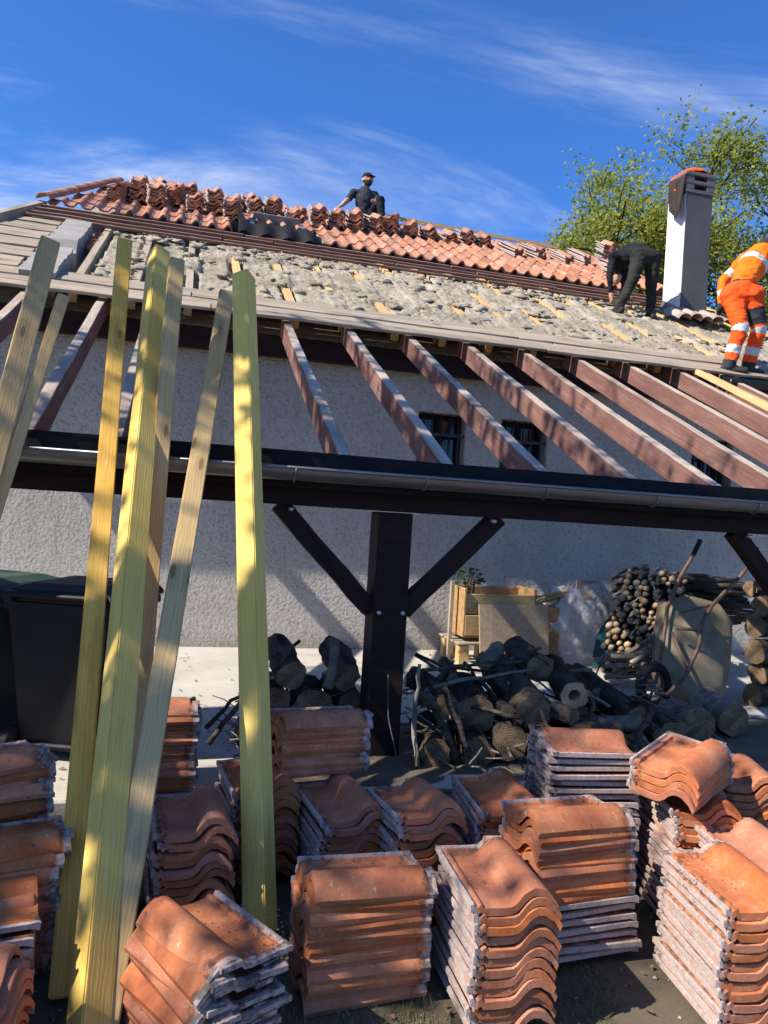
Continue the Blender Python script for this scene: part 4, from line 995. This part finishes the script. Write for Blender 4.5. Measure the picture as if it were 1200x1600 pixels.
# ------------------------------------------------------------------ boards, crate, pallet, bag by the wall
tb = timber('chipboard_panel', (2.77, 6.64, 0.30), (3.50, 6.70, 0.30), 0.02, 0.60, 'chipboard', None, up=(0, 0.18, 1), bevel=0.002)
tag(tb, 'tan chipboard panel leaning upright in front of the wooden crate', 'panel')
cr = empty('wooden_crate', (2.9, 7.0, 0), 'open orange-brown wooden crate standing behind the tan panel', 'crate')
def cbox(name, c, d, mat, rot=0.0, parent=cr):
    m = MB(); m.box(c, d, Matrix.Rotation(rot, 3, 'Z')); return m.build(name, mat, parent, bevel=0.003)
cbox('side_board', (2.66, 6.98, 0.50), (0.02, 0.42, 0.46), 'osb'); cbox('side_board', (3.42, 7.06, 0.50), (0.02, 0.42, 0.46), 'osb')
for k in range(2): cbox('front_board', (3.04, 6.80+0.03*k, 0.38+0.2*k), (0.74, 0.02, 0.19), 'pine_tan', 0.06)
for k in range(2): cbox('back_board', (3.04, 7.22, 0.42+0.2*k), (0.76, 0.02, 0.19), 'osb', 0.06)
cbox('bottom_board', (3.04, 7.02, 0.27), (0.74, 0.40, 0.02), 'osb', 0.06)
cbox('corner_post', (2.58, 6.93, 0.39), (0.035, 0.035, 0.78), 'wood_grey')
pa = empty('pallet', (2.9, 7.0, 0), 'low weathered pallet under the wooden crate', 'pallet')
for k in range(3): cbox('block', (2.66+0.36*k, 6.78, 0.10), (0.10, 0.10, 0.19), 'pine_tan', 0, pa); cbox('block', (2.66+0.36*k, 7.2, 0.10), (0.10, 0.10, 0.19), 'pine_tan', 0, pa)
for k in range(4): cbox('slat', (3.02, 6.76+0.15*k, 0.215), (0.86, 0.11, 0.02), 'wood_grey', 0, pa)
pl = MB(); rn = random.Random(5)
for k in range(60):
    c = V((2.78+rn.uniform(-.13, .15), 7.05+rn.uniform(-.1, .1), 0.80+rn.uniform(-.09, .10))); a = V((rn.uniform(-1, 1), rn.uniform(-1, 1), rn.uniform(-.2, 1))).normalized(); b_ = a.orthogonal().normalized(); s_ = rn.uniform(.02, .045)
    pl.add([c-a*s_, c+b_*s_*.5, c+a*s_, c-b_*s_*.5], [(0, 1, 2, 3)])
po = empty('potted_plant', (2.8, 7.05, 0.28), 'small grey-green leafy plant poking out of the crate', 'plant'); pl.build('leaves', 'leaf_dark', po)
st_ = MB()
for k in range(6): st_.tube([(2.8+.01*k, 7.05, 0.29), (2.78+rn.uniform(-.08, .1), 7.05+rn.uniform(-.05, .05), 0.8)], .004, 5)
st_.build('stems', 'bark', po)
# plastic bag
bgm = MB(); nu, nv = 64, 40; rn = random.Random(2)
for j in range(nv+1):
    t = j/nv
    for i in range(nu):
        a = 2*math.pi*i/nu
        w_ = 0.34*(0.80+0.25*math.sin(t*2.6+0.3))*(1 if t < .8 else 1-(t-.8)*1.2)
        p = V((3.92+math.cos(a)*w_, 6.95+math.sin(a)*w_*0.55, 0.01+0.70*t))
        q_ = noise.noise(V((math.cos(a)*1.8, math.sin(a)*1.8, t*1.9+4)))*0.15-abs(noise.noise(V((math.cos(a)*2.6+t*1.5, math.sin(a)*2.6, t*2.2))))*0.22+0.06
        if t > 0.75: p.z += 0.10*math.sin(a*2+0.6)*(t-.75)*4
        bgm.v.append(tuple(p+V((math.cos(a), math.sin(a), 0.3))*q_*min(1, t*3)))
for j in range(nv):
    for i in range(nu): bgm.f.append((j*nu+i, j*nu+(i+1) % nu, (j+1)*nu+(i+1) % nu, (j+1)*nu+i)); bgm.m.append(0)
tag(bgm.build('plastic_bag', 'polythene', None, True), 'crumpled translucent white plastic sack beside the tan panel', 'plastic bag')
kb = MB()
for k in range(10):
    a = V((3.5+random.uniform(-.15, .2), 6.88+random.uniform(-.08, .08), 0.60+random.uniform(-.02, .05))); kb.bar(a, a+V((.32, random.uniform(-.05, .05), .06+random.uniform(0, .08))), .05, .006)
bl = MB(); bl.box((4.30, 7.42, 0.40), (0.26, 0.02, 0.80)); tag(bl.build('offcut_board', 'wood_grey', None, bevel=0.003), 'small dark offcut board standing behind the plastic sack', 'board')
ct = empty('kindling_box', (3.5, 6.9, 0), 'box of pale kindling slats between panel and plastic sack', 'box')
b2 = MB(); b2.box((3.52, 6.92, 0.29), (0.30, 0.24, 0.56)); b2.build('box_body', 'osb', ct, bevel=0.003); kb.build('slats', 'pine_fresh', ct)
fb = MB()
for j in range(7):
    for i in range(12): 
        a = 2*math.pi*i/12; t = j/6; r_ = 0.20*math.cos(t*1.5)+.01
        fb.v.append((4.22+math.cos(a)*r_*(1+.3*noise.noise(V((a, t*3, 1)))), 6.72+math.sin(a)*r_*.7, 0.5*math.sin(t*1.57)*(1+.2*noise.noise(V((a*2, t, 4))))))
for j in range(6):
    for i in range(12): fb.f.append((j*12+i, j*12+(i+1) % 12, (j+1)*12+(i+1) % 12, (j+1)*12+i)); fb.m.append(0)
tag(fb.build('teal_sack', 'teal', None, True), 'dark teal fabric sack slumped at the foot of the branch pile', 'sack')

# ------------------------------------------------------------------ people
def capsule(bm, a, b, ra, rb, n_=14):
    a, b = V(a), V(b); d = b-a; L = d.length
    if L < 1e-5: d = V((0, 0, 1)); L = 1e-5
    z = d.normalized(); x = z.orthogonal().normalized(); y = z.cross(x)
    rings = []
    for k in range(5): t = -math.pi/2+math.pi/2*k/4; rings.append((a+z*ra*math.sin(t), ra*math.cos(t)))
    for k in range(5): t = math.pi/2*k/4; rings.append((b+z*rb*math.sin(t), rb*math.cos(t)))
    vv = [[bm.verts.new(c+(x*math.cos(2*math.pi*i/n_)+y*math.sin(2*math.pi*i/n_))*max(r, 1e-4)) for i in range(n_)] for c, r in rings]
    for p, q_ in zip(vv[:-1], vv[1:]):
        for i in range(n_): bm.faces.new((p[i], p[(i+1) % n_], q_[(i+1) % n_], q_[i]))
    bm.faces.new(vv[0][::-1]); bm.faces.new(vv[-1])
def segdist(p, a, b):
    ab = b-a; l = ab.length_squared; t = 0 if l < 1e-9 else max(0, min(1, (p-a).dot(ab)/l)); return (p-(a+ab*t)).length, t
def person(label, base, caps, mats, pick, extra=(), voxel=0.014):
    """caps: (tag, a, b, ra, rb); one remeshed skin; pick(tag, t, point) gives the material slot of a face"""
    bm = bmesh.new()
    for c in caps: capsule(bm, c[1], c[2], c[3], c[4])
    me0 = bpy.data.meshes.new('tmp'); bm.to_mesh(me0); bm.free()
    o0 = bpy.data.objects.new('tmp', me0); COL.objects.link(o0)
    md = o0.modifiers.new('r', 'REMESH'); md.mode = 'VOXEL'; md.voxel_size = voxel
    s_ = o0.modifiers.new('s', 'SMOOTH'); s_.factor = 0.6; s_.iterations = 5
    dg = bpy.context.evaluated_depsgraph_get(); me = bpy.data.meshes.new_from_object(o0.evaluated_get(dg))
    bpy.data.objects.remove(o0); bpy.data.meshes.remove(me0); me.name = 'person'
    # cloth folds
    nv_ = len(me.vertices); co = np.empty(nv_*3, dtype=np.float32); no = np.empty(nv_*3, dtype=np.float32)
    me.vertices.foreach_get('co', co); me.vertex_normals.foreach_get('vector', no); co = co.reshape(-1, 3); no = no.reshape(-1, 3)
    dsp = np.array([0.010*noise.noise(V(q_)*13)+0.008*noise.noise(V((q_[0]*10, q_[1]*10, q_[2]*34))) for q_ in co.tolist()])
    me.vertices.foreach_set('co', (co+no*dsp[:, None]).astype(np.float32).ravel())
    me.materials.clear()
    for m in mats: me.materials.append(MT[m])
    nf = len(me.polygons); ctr = np.empty(nf*3, dtype=np.float32); me.polygons.foreach_get('center', ctr); ctr = ctr.reshape(-1, 3)
    bd = np.full(nf, 1e9); bi = np.zeros(nf, int); bt = np.zeros(nf)
    for i, cq in enumerate(caps):
        a = np.array(cq[1]); ab = np.array(cq[2])-a
        t = np.clip(((ctr-a) @ ab)/max(ab @ ab, 1e-9), 0, 1); d = np.linalg.norm(ctr-(a+t[:, None]*ab), axis=1)-(cq[3]+(cq[4]-cq[3])*t)
        m_ = d < bd; bd[m_] = d[m_]; bi[m_] = i; bt[m_] = t[m_]
    me.polygons.foreach_set('material_index', [pick(caps[bi[k]][0], bt[k], V(ctr[k].tolist())) for k in range(nf)])
    me.polygons.foreach_set('use_smooth', [True]*nf)
    o = link(bpy.data.objects.new('person', me), None); tag(o, label, 'person'); return o
def hand(pts, wrist, d, side, r=0.010, curl=V((0, 0, -1))):
    """palm and five fingers: wrist point, direction of the fingers d, sideways axis"""
    d = d.normalized(); side = side.normalized(); w_ = V(wrist)
    pts.append(('hand', w_, w_+d*0.07, 0.030, 0.036))
    for k, ln in enumerate((0.065, 0.075, 0.07, 0.055)):
        a = w_+d*0.085+side*(0.030-0.020*k); b = a+d*ln*.55; pts.append(('hand', a, b, r, r*.95)); pts.append(('hand', b, b+(d+curl*.8).normalized()*ln*.5, r*.95, r*.85))
    a = w_+d*0.03+side*0.034; b = a+(d+side*.9).normalized()*0.05; pts.append(('hand', a, b, r*1.15, r)); pts.append(('hand', b, b+d*.03, r, r*.85))
def boot(pts, ankle, d):
    a = V(ankle); d = V(d).normalized(); pts.append(('boot', a+V((0, 0, .06)), a+V((0, 0, -.02)), .062, .058)); pts.append(('boot', a+V((0, 0, -.035))-d*.04, a+V((0, 0, -.04))+d*.17, .050, .042))

# (1) worker bent over beside the chimney
c = []
hip = V((5.98, 9.30, 5.10)); kl, al = V((5.72, 9.16, 4.74)), V((5.53, 9.17, 4.32)); kr, ar = V((6.08, 9.28, 4.72)), V((6.06, 9.22, 4.30))
hl, hr = hip+V((-.10, .01, 0)), hip+V((.10, -.01, 0))
c += [('leg', hl, kl, .112, .080), ('leg', kl, al, .078, .060), ('leg', hr, kr, .112, .080), ('leg', kr, ar, .078, .060), ('leg', hl, hr, .125, .125)]
sh = hip+V((-.17, .40, .07)); wst = hip+V((-.03, .07, .09))
c += [('leg', hip, wst, .128, .125), ('top', wst, hip.lerp(sh, .6)+V((0, 0, .06)), .128, .150), ('top', hip.lerp(sh, .6)+V((0, 0, .06)), sh, .150, .135)]
sl, sr = sh+V((-.15, -.10, -.02)), sh+V((.15, .08, -.02))
c += [('top', sl, sr, .085, .085)]
el_, wl_ = sl+V((-.06, -.03, -.27)), sl+V((-.01, -.02, -.49)); er_, wr_ = sr+V((.05, .06, -.27)), sr+V((.0, .08, -.49))
c += [('top', sl, el_, .062, .050), ('top', el_, wl_, .048, .036), ('top', sr, er_, .062, .050), ('top', er_, wr_, .048, .036)]
hand(c, wl_, V((.1, .05, -1)), V((0, 1, 0))); hand(c, wr_, V((-.1, .05, -1)), V((0, 1, 0)))
nk = sh+V((.02, .11, -.07)); c += [('skin', sh, nk, .065, .058), ('hair', nk+V((.03, .04, -.08)), nk+V((.04, .06, -.14)), .092, .085), ('skin', nk+V((.03, .01, -.15)), nk+V((.03, .01, -.18)), .07, .06)]
boot(c, al, (-.3, .6, 0)); boot(c, ar, (-.1, .6, 0))
def pick1(t, k, p): return {'leg': 0, 'top': 1, 'hand': 2, 'skin': 2, 'hair': 3, 'boot': 4}[t]
person('person in dark trousers and black top bent over beside the chimney', hip, c, ['cloth_olive', 'cloth_black', 'skin', 'beard', 'boot'], pick1)

# (2) hi-vis worker at the right edge
c = []
hip = V((5.86, 7.20, 4.03)); hl, hr = hip+V((-.09, .05, 0)), hip+V((.09, -.05, 0))
al, ar = V((5.72, 7.18, 3.22)), V((6.02, 7.24, 3.24)); kl, kr = V((5.80, 7.12, 3.64)), V((6.05, 7.14, 3.66))
c += [('leg', hl, kl, .115, .088), ('shin', kl, al, .085, .072), ('leg', hr, kr, .115, .088), ('shin', kr, ar, .085, .072), ('seat', hl, hr, .13, .13)]
wst = hip+V((.02, .0, .17)); sh = hip+V((.34, .16, .55)); che = hip+V((.20, .09, .40))
c += [('seat', hip, wst, .135, .132), ('top', wst, che, .138, .165), ('top', che, sh, .165, .13)]
sl, sr = sh+V((-.08, .17, -.03)), sh+V((.08, -.17, -.03)); c += [('top', sl, sr, .085, .085)]
er_, wr_ = sr+V((.10, -.02, -.27)), sr+V((.30, .0, -.38)); el_, wl_ = sl+V((-.22, .06, -.26)), V((5.72, 7.36, 3.97))
c += [('arm', sr, er_, .070, .058), ('arm', er_, wr_, .056, .042), ('arm', sl, el_, .070, .058), ('arm', el_, wl_, .056, .042)]
hand(c, wl_, V((-.25, -.05, -1)), V((1, 0, 0))); hand(c, wr_, V((.9, .1, -.5)), V((0, 1, 0)))
nk = sh+V((.10, .05, .08)); c += [('skin', sh, nk, .066, .06), ('hair', nk+V((.06, .03, .06)), nk+V((.10, .04, .08)), .098, .095), ('skin', nk+V((.12, .05, .0)), nk+V((.13, .05, -.04)), .07, .06)]
boot(c, al, (.8, -.5, 0)); boot(c, ar, (.95, -.1, 0))
def pick2(t, k, p):
    if t == 'leg': return 2 if (k > .40 and k < .88 and p.y < 7.17 and p.x-5.86 > (.02 if p.x > 5.95 else -.0)) else (4 if k >= .95 else 1)
    if t == 'shin': return 4 if k < .10 else (4 if .46 < k < .66 else (2 if k > .84 else 1))
    if t == 'seat': return 2 if p.z > hip.z+.13 else 1
    if t == 'top': return 4 if .42 < (p-wst).dot((sh-wst).normalized())/(sh-wst).length < .55 else 0
    if t == 'arm': return 4 if .55 < k < .80 else 0
    return {'hand': 5, 'skin': 3, 'hair': 6, 'boot': 7}[t]
person('person in orange hi-vis workwear with grey stripes, stooping at the roof edge', hip, c, ['hivis', 'hivis_red', 'cloth_grey', 'skin', 'reflective', 'cloth_grey', 'beard', 'boot'], pick2, voxel=0.012)

# (3) worker sitting on the ridge
c = []
hip = V((2.80, 12.98, 6.42)); sh = hip+V((-.01, .02, .46)); wst = hip+V((0, .01, .16))
hl, hr = hip+V((-.10, -.02, 0)), hip+V((.10, -.02, 0))
c += [('leg', hl, hr, .125, .125), ('leg', hip, wst, .13, .128), ('top', wst, hip.lerp(sh, .7), .135, .165), ('top', hip.lerp(sh, .7), sh, .165, .12)]
sl, sr = sh+V((-.19, .02, -.02)), sh+V((.18, -.02, -.02)); c += [('top', sl, sr, .075, .075)]
el_, wl_ = V((2.48, 12.93, 6.68)), V((2.33, 12.90, 6.52)); c += [('top', sl, sl.lerp(el_, .75), .066, .062), ('skin', sl.lerp(el_, .7), el_, .045, .044), ('skin', el_, wl_, .044, .030)]
hand(c, wl_, V((-.5, -.3, -.6)), V((.3, -.9, 0)))
kr, ar = V((2.99, 12.66, 6.66)), V((3.02, 12.55, 6.22)); kl, al = V((2.62, 12.62, 6.36)), V((2.60, 12.35, 6.12))
c += [('leg', hr, kr, .108, .085), ('leg', kr, ar, .08, .06), ('leg', hl, kl, .108, .085), ('leg', kl, al, .08, .06)]
er_, wr_ = V((3.06, 12.88, 6.62)), V((2.94, 12.68, 6.60)); c += [('top', sr, er_, .064, .055), ('skin', er_, wr_, .044, .030)]
hand(c, wr_, V((-.6, -.4, .1)), V((0, 0, 1)))
nk = sh+V((.01, -.01, .10)); hd_ = nk+V((.02, -.02, .11))
c += [('skin', sh, nk, .066, .058), ('skin', hd_+V((0, .01, .02)), hd_+V((.0, -.005, .04)), .092, .092), ('skin', hd_+V((.015, -.04, -.03)), hd_+V((.018, -.045, -.05)), .065, .058), ('skin', hd_+V((.035, -.10, .0)), hd_+V((.03, -.085, .03)), .014, .010), ('skin', hd_+V((-.09, .01, .0)), hd_+V((-.09, .01, .03)), .018, .016), ('skin', hd_+V((.09, .01, .0)), hd_+V((.09, .01, .03)), .018, .016)]
boot(c, ar, (.2, -.9, 0)); boot(c, al, (0, -.9, 0))
def pick3(t, k, p):
    if t == 'skin':
        q_ = p-hd_
        if q_.length < .16 and q_.z < -.015 and q_.y < -.01 and q_.z > -.13: return 3
        if q_.length < .16 and .018 < q_.z < .05 and q_.y < -.07 and abs(abs(q_.x-.02)-.035) < .017: return 3
    return {'leg': 0, 'top': 1, 'skin': 2, 'hand': 2, 'boot': 4}[t]
p3 = person('person in dark shirt and black cap sitting on the ridge', hip, c, ['cloth_black', 'cloth_grey', 'skin', 'beard', 'boot'], pick3, voxel=0.011)
cap_ = MB(); vs = []; cc = hd_+V((0, .005, .045)); fd = V((.35, -.93, 0)).normalized(); sd = V((0, 0, 1)).cross(fd)
for j in range(6):
    t = j/5*math.pi/2
    for i in range(16):
        a = 2*math.pi*i/16; vs.append(cc+fd*math.cos(a)*.103*math.cos(t)+sd*math.sin(a)*.100*math.cos(t)+V((0, 0, .095*math.sin(t))))
cap_.add(vs, [(j*16+i, j*16+(i+1) % 16, (j+1)*16+(i+1) % 16, (j+1)*16+i) for j in range(5) for i in range(16)])
vz = [cc+fd*.09+sd*.075, cc+fd*.17+sd*.05+V((0, 0, -.015)), cc+fd*.18+V((0, 0, -.012)), cc+fd*.17-sd*.05+V((0, 0, -.015)), cc+fd*.09-sd*.075]
cap_.add(vz+[q_+V((0, 0, .008)) for q_ in vz], [(4, 3, 2, 1, 0), (5, 6, 7, 8, 9)]+[(k, (k+1) % 5, 5+(k+1) % 5, 5+k) for k in range(5)])
cap_.build('cap', 'cloth_black', p3, True)

# garments on the chimney
def drape(name, mat, grid, label, thick=0.012):
    """grid: rows of points; closed into a thin solid cloth"""
    m = MB(); R = len(grid); Cn = len(grid[0]); 
    for r_ in grid:
        for p in r_: m.v.append(tuple(p))
    for i in range(R-1):
        for j in range(Cn-1): m.f.append((i*Cn+j, i*Cn+j+1, (i+1)*Cn+j+1, (i+1)*Cn+j)); m.m.append(0)
    o = m.build(name, mat, None, True); md = o.modifiers.new('t', 'SOLIDIFY'); md.thickness = thick; md.offset = 0
    sb = o.modifiers.new('s', 'SUBSURF'); sb.levels = 1; sb.render_levels = 1
    tag(o, label, 'jacket'); return o
rows = []
for i in range(12):      # brown jacket hung over the left side of the cowl
    t = i/11; r_ = []
    for j in range(9):
        s_ = j/8; y_ = CY0-0.03+0.36*s_*(1-0.25*t)
        if t < .3: x_ = CX0+0.06-0.32*t*.6; z_ = 6.475-t*0.1
        else: x_ = CX0-0.045-0.06*t+0.02*math.sin(s_*9+t*4); z_ = 6.44-(t-.3)*0.82-0.08*math.sin(s_*5)*t
        r_.append(V((x_+.015*noise.noise(V((t*5, s_*5, 0))), y_, z_)))
    rows.append(r_)
drape('jacket', 'cloth_brown', rows, 'dark brown jacket hanging over the left side of the chimney cowl')
rows = []
for i in range(11):
    t = i/10; r_ = []
    for j in range(11):
        s_ = j/10; x_ = CX0-0.02+0.42*s_; y_ = CY0-0.02+0.36*t
        z_ = 6.475+0.10*abs(noise.noise(V((t*6, s_*6, 2))))+0.09*math.sin(s_*3.1)*math.sin(t*3.1)
        if s_ < .35: z_ -= (.35-s_)*0.8*(1 if t < .8 else .4); x_ -= 0.09-(.35-s_)*.1
        r_.append(V((x_, y_, z_)))
    rows.append(r_)
drape('hivis_jacket', 'hivis_red', rows, 'orange hi-vis jacket bundled on top of the chimney')

# ------------------------------------------------------------------ trees
def tree(name, base, height, crown_c, crown_r, label, leafmat_, nl, lsize, seed, levels=4, spread=0.75, leafy=1.0, group=None, bark='bark', nmain=6):
    rn = random.Random(seed); e = empty(name, base, label, 'tree', group)
    tb_ = MB(); tips = []; cc = V(crown_c); cr_ = V(crown_r)
    def grow(p, d, L, r, lev):
        pts = [p.copy()]; rr = [r]; q_ = p.copy(); dd = d.copy(); ns = 4
        for i in range(ns):
            dd = (dd+V((rn.gauss(0, .16), rn.gauss(0, .16), rn.gauss(0, .10)+.04))).normalized(); q_ = q_+dd*L/ns; pts.append(q_.copy()); rr.append(r*(1-.45*(i+1)/ns))
        tb_.tube(pts, rr, 6 if lev < 2 else 4, caps=False)
        if lev >= levels-1:
            for pp in pts[1:]: tips.append((pp, dd.copy()))
        if lev >= levels: return
        for k in range(rn.choice((3, 4)) if lev else nmain):
            i = rn.randint(1, ns); nd = (dd*0.55+V((rn.gauss(0, spread), rn.gauss(0, spread), rn.gauss(0, spread*.6)+.12))).normalized()
            np_ = pts[i]; lim = (np_-cc); 
            if (lim.x/cr_.x)**2+(lim.y/cr_.y)**2+(lim.z/cr_.z)**2 > 1.0 and nd.dot(-lim.normalized()) < 0: nd = (nd-lim.normalized()*.9).normalized()
            grow(np_, nd, L*rn.uniform(.55, .78), rr[i]*.62, lev+1)
    base = V(base); t0 = base+V((0, 0, height*.25))
    tb_.tube([base, base.lerp(cc, .35)+V((0.1, 0, 0)), cc-V((0, 0, cr_.z*.5))], [height*.024, height*.019, height*.014], 10)
    grow(cc-V((0, 0, cr_.z*.55)), V((0, 0, 1)), cr_.z*1.0, height*.014, 0)
    for k in range(nmain): 
        a = 2*math.pi*k/nmain+rn.random(); grow(cc-V((0, 0, cr_.z*rn.uniform(.3, .6))), V((math.cos(a), math.sin(a), .45)).normalized(), max(cr_.x, cr_.y)*.72, height*.010, 1)
    tb_.build('trunk', bark, e, True)
    lf = MB()
    for k in range(nl):
        p, d = rn.choice(tips); c_ = p+V((rn.gauss(0, 1), rn.gauss(0, 1), rn.gauss(0, 1)))*lsize*1.6
        a = V((rn.gauss(0, 1), rn.gauss(0, 1), rn.gauss(0, .7))).normalized(); b2_ = a.orthogonal().normalized(); b2_ = (Matrix.Rotation(rn.random()*6.28, 3, a) @ b2_); s_ = lsize*rn.uniform(.6, 1.25)
        lf.add([c_-a*s_*.5, c_+b2_*s_*.32+a*s_*.05, c_+a*s_*.5, c_-b2_*s_*.32+a*s_*.05], [(0, 1, 2, 3)])
    if nl: lf.build('crown', leafmat_, e)
    return e
tree('tree', (10.3, 15.2, -0.3), 10.5, (10.3, 15.2, 7.4), (2.5, 2.2, 3.0), 'airy spring-green tree behind the chimney', 'leaf_spring', 30000, 0.10, 4)
tree('tree', (13.6, 14.6, -0.3), 10.5, (13.6, 14.6, 7.2), (1.9, 1.9, 3.0), 'sparsely leaved tree at the right edge behind the hi-vis worker', 'leaf_spring', 11000, 0.09, 9)
tree('tree', (11.8, 18.5, -0.3), 8.5, (11.8, 18.5, 5.6), (2.6, 2.0, 2.3), 'lower tree farther back under the airy one', 'leaf_spring', 14000, 0.10, 21)
# trees outside the picture on the sunny side, whose shade dapples the yard
tree('yard_tree', (-3.2, 2.75, -0.3), 7.5, (-3.2, 2.75, 6.3), (1.0, 0.6, 1.2), 'leafy tree beside the yard', 'leaf_spring', 1500, 0.14, 14, group='trees beside the yard')
tree('yard_tree', (-4.8, 4.2, -0.3), 9.5, (-4.8, 4.2, 7.4), (2.0, 1.2, 2.4), 'half bare tree beside the yard', 'leaf_spring', 1200, 0.13, 31, group='trees beside the yard')

tree('yard_tree', (-6.2, 1.75, -0.3), 8.0, (-6.2, 1.75, 6.2), (1.2, 0.5, 1.3), 'thin tree beside the yard', 'leaf_spring', 900, 0.14, 52, group='trees beside the yard')
# ------------------------------------------------------------------ small stuff
rn = random.Random(17); gr = MB()
for k in range(26000):
    x = rn.uniform(-0.3, 2.6); y = rn.uniform(1.6, 3.72)
    if noise.noise(V((x*2.6, y*2.6, 7))) < -0.05: continue
    z = -0.235+0.035*noise.noise(V((x*1.3, y*1.3, 0)))-0.004
    h = rn.uniform(.012, .05); a = rn.uniform(0, 6.28); dx, dy = math.cos(a)*.003, math.sin(a)*.003; lx, ly = rn.gauss(0, .018), rn.gauss(0, .018)
    gr.add([(x-dx, y-dy, z), (x+dx, y+dy, z), (x+lx, y+ly, z+h)], [(0, 1, 2)])
tag(gr.build('grass', 'grass'), 'short patchy grass between the tile stacks', 'grass', kind='stuff')
lt = MB()
def leaf_at(x, y, z, s_):
    a = rn.uniform(0, 6.28); u_ = V((math.cos(a), math.sin(a), rn.uniform(-.2, .2)))*s_; v_ = V((-math.sin(a), math.cos(a), rn.uniform(-.3, .3)))*s_*.5; c_ = V((x, y, z+.006))
    lt.add([c_-u_, c_+v_+V((0, 0, s_*.3)), c_+u_, c_-v_+V((0, 0, s_*.2))], [(0, 1, 2, 3)])
for k in range(900): 
    x, y = rn.uniform(-1.3, 3.4), rn.uniform(1.2, 3.7); leaf_at(x, y, -0.235+0.035*noise.noise(V((x*1.3, y*1.3, 0)))+.006, rn.uniform(.008, .022))
for k in range(420): leaf_at(rn.uniform(-1.4, 4.5), rn.uniform(3.8, 7.5), 0.0, rn.uniform(.008, .024))
tag(lt.build('leaf_litter', 'dead_leaf'), 'dry brown leaves scattered on soil and terrace', 'leaves', kind='stuff')
pb = MB()
for k in range(500):
    x, y = rn.uniform(-1.3, 3.4), rn.uniform(1.2, 3.7); r = rn.uniform(.004, .014); c_ = V((x, y, -0.235+0.035*noise.noise(V((x*1.3, y*1.3, 0)))+r*.3))
    pb.add([c_+V((r, 0, 0)), c_+V((0, r*.8, 0)), c_+V((-r, 0, 0)), c_+V((0, -r*.9, 0)), c_+V((0, 0, r*.7)), c_-V((0, 0, r*.5))], [(0, 1, 4), (1, 2, 4), (2, 3, 4), (3, 0, 4), (1, 0, 5), (2, 1, 5), (3, 2, 5), (0, 3, 5)])
tag(pb.build('gravel', 'pebble'), 'small stones and tile crumbs on the soil', 'gravel', kind='stuff')
cb_ = MB()
for (x, y, z, n_) in ((0.30, 2.30, .115, 60), (0.60, 2.66, .14, 30), (1.02, 2.45, .18, 40), (1.62, 2.78, .29, 50), (1.75, 3.05, .435, 40), (1.82, 2.30, .20, 30), (0.92, 3.05, .22, 30), (-.42, 2.9, .2, 40)):
    for k in range(n_):
        r = rn.uniform(.002, .006); c_ = V((x+rn.gauss(0, .07), y+rn.gauss(0, .07), z+rn.uniform(-.004, .012)))
        cb_.add([c_+V((r, 0, 0)), c_+V((0, r*.8, 0)), c_+V((-r, 0, 0)), c_+V((0, -r*.9, 0)), c_+V((0, 0, r*.7)), c_-V((0, 0, r*.5))], [(0, 1, 4), (1, 2, 4), (2, 3, 4), (3, 0, 4), (1, 0, 5), (2, 1, 5), (3, 2, 5), (0, 3, 5)])
tag(cb_.build('moss_crumbs', 'dead_leaf'), 'dry moss crumbs lying on the topmost tiles', 'crumbs', kind='stuff')
print('loose tiles', NT[0], 'laid', laid)
